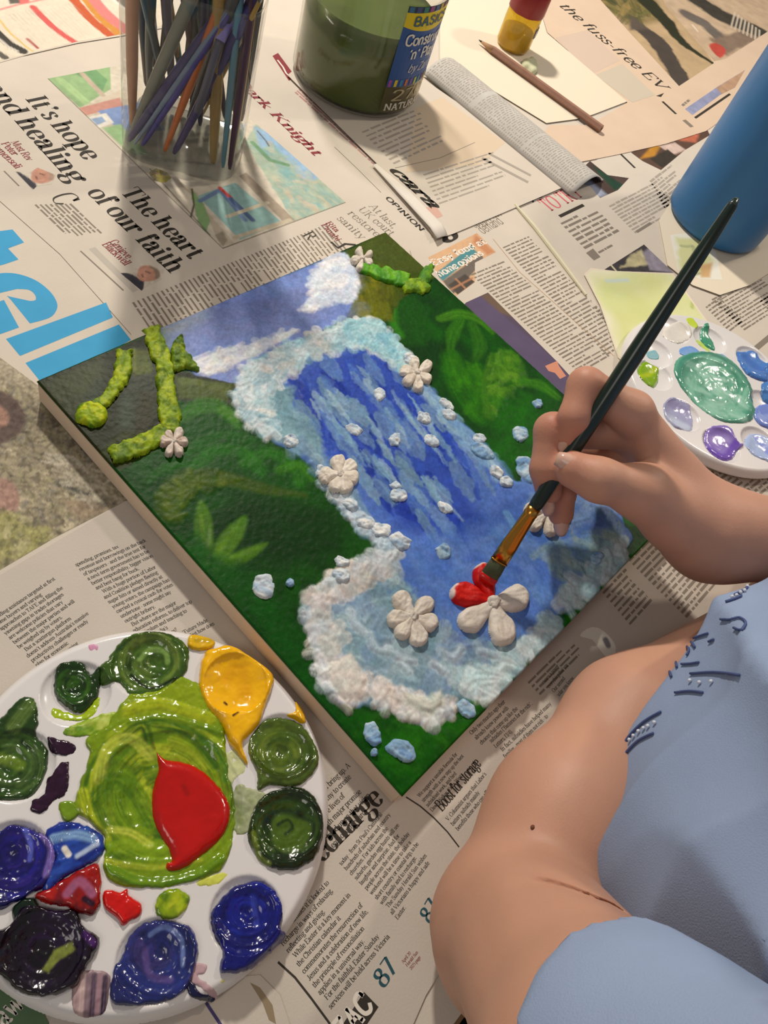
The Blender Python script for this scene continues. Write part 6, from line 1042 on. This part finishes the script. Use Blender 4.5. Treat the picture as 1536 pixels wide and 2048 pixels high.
# ------------------------------------------------------------------ blue jug
BJ = np.array([.6510, -.1310]); jug = empty('water_jug', 'tall matte blue plastic jug standing on white paper', 'jug'); z0 = .0024; r0 = .0500
BLUE = pbr('blue_plastic', '#2e6ea6', .38, .5, tint=.06, tscale=12)
MB().lathe([(r0-.009, z0), (r0-.003, z0+.0012), (r0-.0006, z0+.004), (r0, z0+.009), (r0+.002, .10), (r0+.004, .185), (r0+.0052, .188), (r0+.004, .190), (r0+.002, .187), (r0-.0005, .10), (r0-.003, .012), (.001, .0085)], (*BJ, 0), 72).build('jug_body', BLUE, jug, smooth=True)
dv = np.array([.75, -.66]); hp = [np.array([*(BJ+dv*(r0+q)), z]) for q, z in ((.0, .165), (.022, .168), (.034, .150), (.034, .090), (.026, .062), (-.001, .058))]
MB().tube(smooth_poly(hp, 5, False), .006, 12, sq=None).build('handle', BLUE, jug, smooth=True)

# ------------------------------------------------------------------ the brush in use
T0 = at(972, 1163, ZT+.0068); T1 = at(1473, 398, .21); BD = (T1-T0)/np.linalg.norm(T1-T0); BL = np.linalg.norm(T1-T0)
def bp(px):
    s = np.linspace(0, 1, 801); q = pj(T0[None]+(T1-T0)[None]*s[:, None])[:, 0]; return float(np.interp(px, q, s*BL))
hb = empty('flat_paintbrush', 'dark green handled flat paintbrush held in the hand, red-tipped', 'paintbrush'); sF0, sF1 = bp(998), bp(1067)
MB().tube([T0+BD*s for s in (sF1-.001, sF1+.004, sF1+.02, bp(1180), bp(1270), bp(1400), BL-.004, BL)], [.0034, .0040, .0043, .0046, .0048, .0036, .0026, .0014], 16).build('handle', pbr('dark_green_lacquer', '#12261f', .25, .6, tint=.15, tscale=60), hb, smooth=True)
MB().tube([T0+BD*s for s in (BL-.003, BL+.0004)], [.0024, .0010], 12).build('handle_tip', pbr('worn_grey_tip', '#4c564c', .6, .4), hb, smooth=True)
GOLD = pbr('gold_ferrule', '#c08a3c', .22, .5, metal=1.0)
fe = MB().tube([T0+BD*s for s in (sF0, sF0+(sF1-sF0)*.3, sF0+(sF1-sF0)*.6, sF1-.004, sF1-.003, sF1-.002, sF1+.001)], [.0048, .0046, .0042, .0039, .0042, .0039, .0038], 18, sq=[(1.05, .42), (1.05, .55), (1, .85), (1, 1), (1, 1), (1, 1), (1, 1)]).build('ferrule', GOLD, hb, smooth=True)
MB().tube([T0+BD*s for s in (sF0-.0002, sF0+.0005)], [.0050, .0050], 18, sq=[(1.05, .44)]*2).build('ferrule_lip', GOLD, fe, smooth=True)
MB().tube([T0+BD*s for s in (-.001, .003, sF0*.55, sF0+.001)], [.0042, .0052, .0052, .0046], 18, sq=[(1.0, .12), (1.0, .25), (1.0, .36), (1, .40)]).build('bristles', pbr('grey_green_bristle', '#4c5238', .6, .3, bump=.4, bscale=1500, tint=.2, tscale=300), hb, smooth=True)
MB().tube([T0+BD*s for s in (-.002, .001, .004)], [.0034, .0054, .0055], 18, sq=[(1.0, .12), (1.0, .26), (1.0, .30)]).build('red_paint_tip', pbr('wet_red', '#c01810', .2, .5), hb, smooth=True)
# ------------------------------------------------------------------ the person: bare arms, right hand on the brush, pale blue top
from mathutils.bvhtree import BVHTree
def rcone(P, a, b, ra, rb):
    a = np.asarray(a, np.float32); b = np.asarray(b, np.float32); d = b-a; L = float(d @ d)+1e-12
    q = P-a; t = np.clip((q @ d)/L, 0, 1); return np.sqrt(((q-t[..., None]*d)**2).sum(-1))-(ra+(rb-ra)*t)
def smin(a, b, k):
    h = np.maximum(k-np.abs(a-b), 0)/k; return np.minimum(a, b)-h*h*k*.25
def ellip(P, c, r):
    q = (P-np.asarray(c, np.float32))/np.asarray(r, np.float32); k0 = np.sqrt((q*q).sum(-1)); q2 = q/np.asarray(r, np.float32); k1 = np.sqrt((q2*q2).sum(-1))+1e-9
    return k0*(k0-1)/k1
def surface_net(f, lo, hi, h):
    lo = np.array(lo, np.float32); n = np.ceil((np.array(hi)-lo)/h).astype(int)+1
    ax = [lo[i]+np.arange(n[i], dtype=np.float32)*h for i in range(3)]
    D = np.empty(n, np.float32); ch = max(1, int(400000/(n[1]*n[2])))
    for i in range(0, n[0], ch):
        X, Y, Z = np.meshgrid(ax[0][i:i+ch], ax[1], ax[2], indexing='ij'); D[i:i+ch] = f(np.stack([X, Y, Z], -1))
    S = D < 0; m = n-1
    cs = np.zeros(m, np.int8)
    for dx in (0, 1):
        for dy in (0, 1):
            for dz in (0, 1): cs += S[dx:dx+m[0], dy:dy+m[1], dz:dz+m[2]]
    act = (cs > 0) & (cs < 8); I = np.argwhere(act); idx = -np.ones(m, np.int64); idx[act] = np.arange(len(I))
    acc = np.zeros((len(I), 3)); cnt = np.zeros(len(I))
    cor = [(a, b, c) for a in (0, 1) for b in (0, 1) for c in (0, 1)]
    for u in cor:
        for k in range(3):
            if u[k]: continue
            v = list(u); v[k] = 1; A = D[I[:, 0]+u[0], I[:, 1]+u[1], I[:, 2]+u[2]]; Bv = D[I[:, 0]+v[0], I[:, 1]+v[1], I[:, 2]+v[2]]
            c = (A < 0) != (Bv < 0); t = np.where(c, A/np.where(c, A-Bv, 1), 0); q = np.tile(np.array(u, float), (len(I), 1)); q[:, k] += t; acc[c] += q[c]; cnt[c] += 1
    V = lo+(I+acc/cnt[:, None])*h; F = []
    for k in range(3):
        e = [0, 0, 0]; e[k] = 1; sl0 = tuple(slice(1, n[i]-1) if i != k else slice(0, n[i]-1) for i in range(3)); sl1 = tuple(slice(1, n[i]-1) if i != k else slice(1, n[i]) for i in range(3))
        a = S[sl0]; b = S[sl1]; c = np.argwhere(a != b); c = c+np.array([1 if i != k else 0 for i in range(3)]); ins = S[c[:, 0], c[:, 1], c[:, 2]]
        i1, i2 = [i for i in range(3) if i != k]
        if k == 1: i1, i2 = i2, i1
        def g(d1, d2): q = c.copy(); q[:, i1] -= d1; q[:, i2] -= d2; return idx[q[:, 0], q[:, 1], q[:, 2]]
        Q = np.stack([g(1, 1), g(0, 1), g(0, 0), g(1, 0)], -1); Q[~ins] = Q[~ins][:, ::-1]; F.append(Q)
    F = np.concatenate(F); F = F[(F >= 0).all(1)]
    return V, F

J = dict(W=(1428, 1070, .068), t0=(1368, 1056, .078), t1=(1285, 985, .092), t2=(1198, 960, .097), t3=(1148, 940, .0945),
         i0=(1262, 826, .110), i1=(1172, 772, .116), i2=(1150, 836, .107), i3=(1137, 868, .0985),
         m0=(1262, 862, .090), m1=(1105, 862, .092), m2=(1092, 938, .080), m3=(1097, 983, .068),
         r0=(1272, 905, .070), r1=(1118, 905, .064), r2=(1122, 985, .060), r3=(1122, 1028, .048),
         p0=(1290, 940, .055), p1=(1212, 905, .050), p2=(1196, 888, .060), p3=(1198, 868, .066))
Q = {k: at(*v) for k, v in J.items()}
RW = Q['W']; RE = np.array([.395, -.455, .055]); RS = np.array([.300, -.475, .275])
LE = at(1042, 1845, .0400); LM = np.array([-.064, -.387, .161]); LS = np.array([-.085, -.425, .262]); LWr = np.array([.262, -.392, .033])
LF = [at(1140, 1640, .0385), at(1270, 1452, .0370)]
side = np.cross(RE-RW, (0, 0, 1)); side /= np.linalg.norm(side); upv = np.cross(side, RE-RW); upv /= np.linalg.norm(upv)
BK_ = (Q['i0']-CAM)/np.linalg.norm(Q['i0']-CAM)*.006
def hand(P):
    palm = rcone(P, RW, Q['i0']+BK_, .0185, .0112)
    for k, r in (('m0', .0112), ('r0', .0105), ('p0', .0100)): palm = smin(palm, rcone(P, RW+BK_, Q[k]+BK_, .0185, r), .012)
    for a, b in (('i0', 'm0'), ('m0', 'r0'), ('r0', 'p0')): palm = smin(palm, rcone(P, Q[a], Q[b], .0098, .0095), .006)
    arm = smin(rcone(P, RW+upv*.005, RE+upv*.004, .0205, .0370), rcone(P, RW-upv*.005, RE-upv*.004, .0200, .0350), .01)
    th = smin(rcone(P, RW*.35+Q['t0']*.65-upv*.001, Q['t1'], .0205, .0150), rcone(P, Q['t1'], Q['t2'], .0136, .0112), .008)
    th = smin(th, rcone(P, Q['t2'], Q['t3'], .0114, .0100), .005)
    web = rcone(P, Q['t0']*.75+Q['t1']*.25+BK_, Q['i0']*.5+RW*.5+BK_*2, .0120, .0100)
    b = smin(smin(palm, arm, .022), smin(th, web, .014), .012)
    def fin(k, rs):
        d = smin(rcone(P, Q[k+'0'], Q[k+'1'], rs[0], rs[1]), rcone(P, Q[k+'1'], Q[k+'2'], rs[1]*1.0, rs[2]), .0035)
        return smin(d, rcone(P, Q[k+'2'], Q[k+'3'], rs[2], rs[3]), .003)
    fi = fin('i', (.0112, .0098, .0088, .0078)); fm = fin('m', (.0110, .0098, .0086, .0074)); fr = fin('r', (.0105, .0092, .0084, .0074)); fp = fin('p', (.0095, .0080, .0072, .0064))
    r = b
    for d in (fi, fm, fr, fp): r = np.minimum(r, smin(b, d, .007))
    return r
def left_arm(P):
    f = smin(rcone(P, LE, LF[0], .0345, .0355), rcone(P, LF[0], LF[1], .0355, .0330), .02); f = smin(f, rcone(P, LF[1], LWr, .0330, .0250), .02); f = smin(f, rcone(P, LWr, LWr+np.array([.06, .01, -.004]), .0235, .022), .02)
    u = smin(rcone(P, LE, LM, .0350, .0345), rcone(P, LM, LS, .0345, .042), .02)
    ol = rcone(P, LE+np.array([-.006, -.004, -.006]), LE+np.array([-.010, -.006, -.004]), .0300, .028)
    return smin(smin(f, u, .006), ol, .02)
def body_coarse(P):
    b = left_arm(P)
    b = smin(b, rcone(P, LS, RS, .055, .055), .03)
    b = smin(b, rcone(P, RE, RS, .038, .045), .02); arm = smin(rcone(P, RW+upv*.005, RE+upv*.004, .0205, .0370), rcone(P, RW-upv*.005, RE-upv*.004, .0200, .0350), .01)
    b = smin(b, np.maximum(arm, .286-P[..., 0]), .004)
    b = smin(b, ellip(P, (.10, -.490, .10), (.12, .075, .22)), .03)
    return b
V1, F1 = surface_net(lambda P: np.maximum(hand(P), P[..., 0]-.2885), (.135, -.385, .018), (.294, -.185, .138), .0015)
V2, F2 = surface_net(body_coarse, (-.155, -.60, -.002), (.46, -.29, .345), .0027)
b0 = BVHTree.FromPolygons([tuple(v) for v in V2.tolist()], [tuple(f) for f in F2.tolist()]); cr = []
for q_ in ((1022, 1752), (1062, 1761), (1109, 1770), (1150, 1782), (1190, 1797), (1240, 1818)):
    d = FW+RT*(q_[0]-768)/FPX-UP*(q_[1]-1024)/FPX; h = b0.ray_cast(Vector(CAM), Vector(d/np.linalg.norm(d)))
    if h[0] is not None: cr.append(np.array(h[0]))
dm = np.full(len(V2), 1e9); tt = np.zeros(len(V2))
for i in range(len(cr)-1):
    e = cr[i+1]-cr[i]; t = np.clip(((V2-cr[i]) @ e)/(e @ e), 0, 1); dd = np.linalg.norm(V2-cr[i]-t[:, None]*e, axis=1); u = dd < dm; dm = np.where(u, dd, dm); tt = np.where(u, i+t, tt)
dirc = (V2-CAM); dirc /= np.linalg.norm(dirc, axis=1)[:, None]; tp = np.clip(tt/1.5, 0, 1)
V2 = V2+dirc*(tp*(.0062*np.exp(-(dm/.0036)**2)-.0014*np.exp(-((dm-.011)/.007)**2)))[:, None]
V2[:, 2] = np.maximum(V2[:, 2], .0012+np.where(V2[:, 1] < -.38, -1, 0))
HC = np.array([.100, -.405, .470]); HF = np.array([.04, .80, -.60]); HF /= np.linalg.norm(HF); HS = np.cross(HF, (0, 0, 1.)); HS /= np.linalg.norm(HS); HU = np.cross(HS, HF)
def hp_(s, f, u): return HC+HS*s+HF*f+HU*u
def head(P):
    q = np.stack([(P-HC.astype(np.float32)) @ HS, (P-HC.astype(np.float32)) @ HF, (P-HC.astype(np.float32)) @ HU], -1)
    d = smin(ellip(q, (0, -.012, .022), (.070, .090, .082)), ellip(q, (0, .030, -.045), (.050, .055, .062)), .04)
    d = smin(d, rcone(q, (0, .085, .000), (0, .104, -.022), .007, .012), .012)
    for s in (-1, 1):
        d = smin(d, ellip(q, (s*.073, -.008, -.006), (.010, .019, .030)), .006); d = np.maximum(d, -(np.sqrt(((q-np.array([s*.030, .090, .004], np.float32))**2).sum(-1))-.013)); d = smin(d, rcone(q, (s*.016, .085, .018), (s*.044, .072, .018), .006, .006), .010)
    d = smin(d, rcone(q, (-.016, .083, -.050), (.016, .083, -.050), .0065, .0065), .006)
    return smin(d, rcone(P, (.106, -.455, .30), HC+HF*(-.020)+HU*(-.05), .047, .046), .02)
V3, F3 = surface_net(head, (-.02, -.53, .26), (.23, -.26, .60), .0040)
VB = np.concatenate([V1, V2, V3]); FB = np.concatenate([F1, F2+len(V1), F3+len(V1)+len(V2)])
base_c = lin('#c09078'); colB = np.tile(base_c, (len(VB), 1))
n3 = fbm(VB[:, 0]/.012+VB[:, 2]/.02, VB[:, 1]/.012, 5)[:, None]; colB *= 1+.10*n3
pinkc = lin('#b9705c')
for k in ('i1', 'm1', 'i2', 'm2', 'r2', 'i3', 'm3', 'r3', 'p3', 't3', 'p1', 'r1'):
    d = np.linalg.norm(VB-Q[k], axis=1); w = .40*np.clip(1-(d-.006)/.012, 0, 1)[:, None]; colB = colB*(1-w)+pinkc*w
pc_ = (Q['t0']+Q['p0'])*.5; w = .30*np.clip(1-np.linalg.norm(VB-pc_, axis=1)/.05, 0, 1)[:, None]; colB = colB*(1-w)+lin('#bd7a66')*w
SKIN = pbr('skin', vcol=True, rough=.5, spec=.35, bump=.10, bscale=900, sss=.12)
per = empty('person', 'person in a pale blue embroidered top painting with bare arms', 'person')
bodyo = mesh_obj('body', VB, FB.astype(np.int32), SKIN, per, col=colB, smooth=True)
# nails
NAIL = pbr('fingernail', '#cfa896', .25, .5)
def nail(p1, p2, p3, r, toward=None, long=.003, back=.0015):
    dr = p3-p2; dr /= np.linalg.norm(dr); up = (p2-(p1+p3)/2) if toward is None else toward
    up = up-dr*up.dot(dr); up /= np.linalg.norm(up); sd = np.cross(dr, up); V = []; F = []; nu, nv = 7, 9
    for i in range(nu):
        s = i/(nu-1); x = -back+s*(r+.002+back+long); wv = r*.66*(1-.35*max(0, s-.7)/.3)*(.8+.2*min(1, s*4))
        for j in range(nv):
            t = -1+2*j/(nv-1); a = t*1.05; R2 = r*1.02*(1-.16*s*s)
            if s > .93: R2 *= .985
            V.append(p3+dr*(x-r*.2)+sd*math.sin(a)*wv*1.08+up*(math.cos(a)*R2*.98-.0004+.0006*s))
    for i in range(nu-1):
        for j in range(nv-1): a = i*nv+j; F.append((a, a+1, a+nv+1, a+nv))
    o = mesh_obj('fingernail', V, F, NAIL, bodyo, smooth=True); o.modifiers.new('thickness', 'SOLIDIFY').thickness = .0005
tocam = lambda p: (CAM-p)/np.linalg.norm(CAM-p)
nail(Q['i1'], Q['i2'], Q['i3'], .0078, long=.003); nail(Q['m1'], Q['m2'], Q['m3'], .0074, long=.005); nail(Q['r1'], Q['r2'], Q['r3'], .0074, long=.004); nail(Q['p1'], Q['p2'], Q['p3'], .0064, toward=tocam(Q['p3']), long=.002)
nail(Q['t1'], Q['t2'], Q['t3'], .0100, toward=tocam(Q['t3'])+np.array([0, 0, .5])+UP*.5, long=.001, back=.007)

# the top
hem_n = (LM-LE)/np.linalg.norm(LM-LE); hem_p = LE+hem_n*.142; hem_w = RT*.7+UP*.7; hem_w = hem_w-hem_n*hem_w.dot(hem_n); hem_n = hem_n+hem_w/np.linalg.norm(hem_w)*.55; hem_n /= np.linalg.norm(hem_n)
def shirt(P):
    sl = smin(rcone(P, LE, LM, .0372, .0380), rcone(P, LM, LS, .0380, .048), .02); sl = np.maximum(sl, -((P-hem_p.astype(np.float32)) @ hem_n.astype(np.float32)))
    t = ellip(P, (.114, -.462, .120), (.146, .104, .190)); t = smin(t, ellip(P, (.150, -.436, .105), (.128, .086, .090)), .03)
    t = smin(t, rcone(P, LS+np.array([.03, -.01, .0]), RS, .060, .060), .05)
    x, y, z = P[..., 0], P[..., 1], P[..., 2]
    fold = .0085*np.abs(np.sin(x*30+z*26+1.1*np.sin(z*30+x*13)))*np.clip((z-.02)*12, 0, 1)+.0055*np.abs(np.sin(x*42-z*40+1.3+1.2*np.sin(x*21)))-.0125
    t = t+fold
    rs = np.maximum(smin(rcone(P, RE, RS, .043, .052), t+.5, .01), -((P-(RE*.55+RS*.45).astype(np.float32)) @ ((RS-RE)/np.linalg.norm(RS-RE)).astype(np.float32)))
    return smin(smin(t, sl, .012), rs, .02)
VS, FS = surface_net(shirt, (-.16, -.60, -.06), (.40, -.325, .345), .0030)
k_ = VS[:, 1] > -.384; 
SH = pbr('pale_blue_cotton', '#8e9fbd', .85, .2, bump=.25, bscale=1600, tint=.05, tscale=30)
sho = mesh_obj('shirt', VS, FS.astype(np.int32), SH, per, smooth=True)
bv = BVHTree.FromPolygons([tuple(v) for v in VS.tolist()], [tuple(f) for f in FS.tolist()])
def onshirt(px, py, off=.0008):
    d = FW+RT*(px-768)/FPX-UP*(py-1024)/FPX; d = d/np.linalg.norm(d); h = bv.ray_cast(Vector(CAM), Vector(d))
    return None if h[0] is None else np.array(h[0])+np.array(h[1])*off*(1 if np.dot(np.array(h[1]), d) < 0 else -1)
THR = pbr('blue_embroidery_thread', '#4a5884', .7, .3); BEAD = pbr('pearly_bead', '#d6dae4', .2, .6)
def stitch(pts, r=.0006, smooth=4):
    P = [onshirt(*q) for q in (smooth_poly(np.array(pts, float), smooth, False) if smooth else pts)]; P = [q for q in P if q is not None]
    if len(P) > 1: MB().tube(P, r, 6).build('embroidery', THR, sho, smooth=True)
for s_ in ([(1324, 1425), (1290, 1445), (1262, 1472), (1250, 1491)], [(1309, 1468), (1280, 1482), (1258, 1503), (1246, 1519)], [(1383, 1349), (1430, 1346), (1482, 1351)], [(1352, 1387), (1380, 1384), (1408, 1387)], [(1365, 1330), (1382, 1329), (1400, 1326)], [(1378, 1283), (1395, 1276), (1418, 1268)], [(1357, 1302), (1354, 1320), (1356, 1336)], [(1372, 1290), (1380, 1300), (1376, 1312)], [(1385, 1285), (1392, 1296)], [(1444, 1240), (1462, 1241), (1480, 1238), (1492, 1248), (1484, 1262), (1470, 1258)], [(1452, 1206), (1470, 1200), (1484, 1194)], [(1470, 1192), (1492, 1180), (1505, 1164)], [(1500, 1162), (1515, 1158)], [(1340, 1340), (1345, 1355)], [(1420, 1285), (1430, 1280)]): stitch(s_)
def bead(px, py, r=.0013):
    q = onshirt(px, py, .001)
    if q is None: return
    MB().lathe([(.0001, -r), (r*.7, -r*.7), (r, 0), (r*.7, r*.7), (.0001, r)], q, 8).build('bead', BEAD, sho, smooth=True)
for q in ((1312, 1447), (1299, 1454), (1290, 1458), (1280, 1464), (1270, 1473), (1262, 1481), (1383, 1363), (1402, 1367), (1426, 1365), (1465, 1197), (1474, 1194), (1482, 1188), (1490, 1184), (1496, 1176)): bead(*q, r=.0009)
# mole, trousers
bb = BVHTree.FromPolygons([tuple(v) for v in V2.tolist()], [tuple(f) for f in F2.tolist()])
d = FW+RT*(1066-768)/FPX-UP*(1655-1024)/FPX; h = bb.ray_cast(Vector(CAM), Vector(d/np.linalg.norm(d)))
if h[0] is not None: MB().lathe([(.0001, -.0006), (.0011, -.0003), (.0011, .0002), (.0001, .0007)], np.array(h[0]), 10).build('mole', pbr('mole', '#6a4430', .6, .3), bodyo, smooth=True)
tr = MB().tube([(-.02, -.62, -.14), (-.03, -.45, -.16), (-.03, -.20, -.20)], [.085, .078, .065], 20).tube([(.20, -.62, -.14), (.22, -.45, -.16), (.24, -.20, -.20)], [.085, .078, .065], 20).tube([(.10, -.60, .02), (.10, -.61, -.10), (.10, -.61, -.22)], [.11, .125, .10], 24).build('trousers', pbr('black_trousers', '#141416', .85, .2), per, smooth=True)

# head details, off the edge of the picture
for s_ in (-1, 1):
    c = hp_(s_*.030, .084, .004); ey = MB().lathe([(.0001, -.0105), (.0075, -.0075), (.0105, 0), (.0075, .0075), (.0001, .0105)], c, 14).build('eye', pbr('eye_white', '#e4ded6', .2, .5), bodyo, smooth=True)
    ic = c+HF*.0090-HU*.002; MB().tube([ic, ic+HF*.0016], [.0052, .0040], 12).build('iris', pbr('brown_iris', '#4a3222', .2, .5), ey, smooth=True)
    MB().tube([hp_(s_*.014, .096, .026), hp_(s_*.032, .091, .031), hp_(s_*.048, .076, .027)], [.0022, .003, .0016], 8).build('eyebrow', pbr('brown_hair', '#3c281c', .6, .3), bodyo, smooth=True)
MB().tube([hp_(-.022, .083, -.051), hp_(-.008, .0905, -.049), hp_(.008, .0905, -.049), hp_(.022, .083, -.051)], [.001, .0034, .0034, .001], 8).build('lips', pbr('lips', '#b0685e', .4, .4), bodyo, smooth=True)
def hair(P):
    Hc = HC.astype(np.float32); q = np.stack([(P-Hc) @ HS, (P-Hc) @ HF, (P-Hc) @ HU], -1)
    d = np.maximum(ellip(q, (0, -.016, .026), (.079, .098, .090)), (q[..., 1]-.050)*.8+(-.55)*(q[..., 2]-.03)); d = np.maximum(d, -q[..., 2]-.055+np.clip(q[..., 1], 0, 1)*1.5)
    d = smin(d, rcone(P, HC-HF*.10+HU*.02, HC-HF*.125-np.array([0, 0, .05]), .026, .030), .02); d = smin(d, rcone(P, HC-HF*.125-np.array([0, 0, .05]), HC-HF*.10-np.array([0, .03, .17]), .030, .012), .02)
    return d+.0016*np.sin(q[..., 0]*420+np.sin(q[..., 1]*60)*2)
V4, F4 = surface_net(hair, (-.03, -.58, .24), (.24, -.28, .61), .0045)
mesh_obj('hair', V4, F4.astype(np.int32), pbr('brown_hair', '#3c281c'), per, smooth=True)
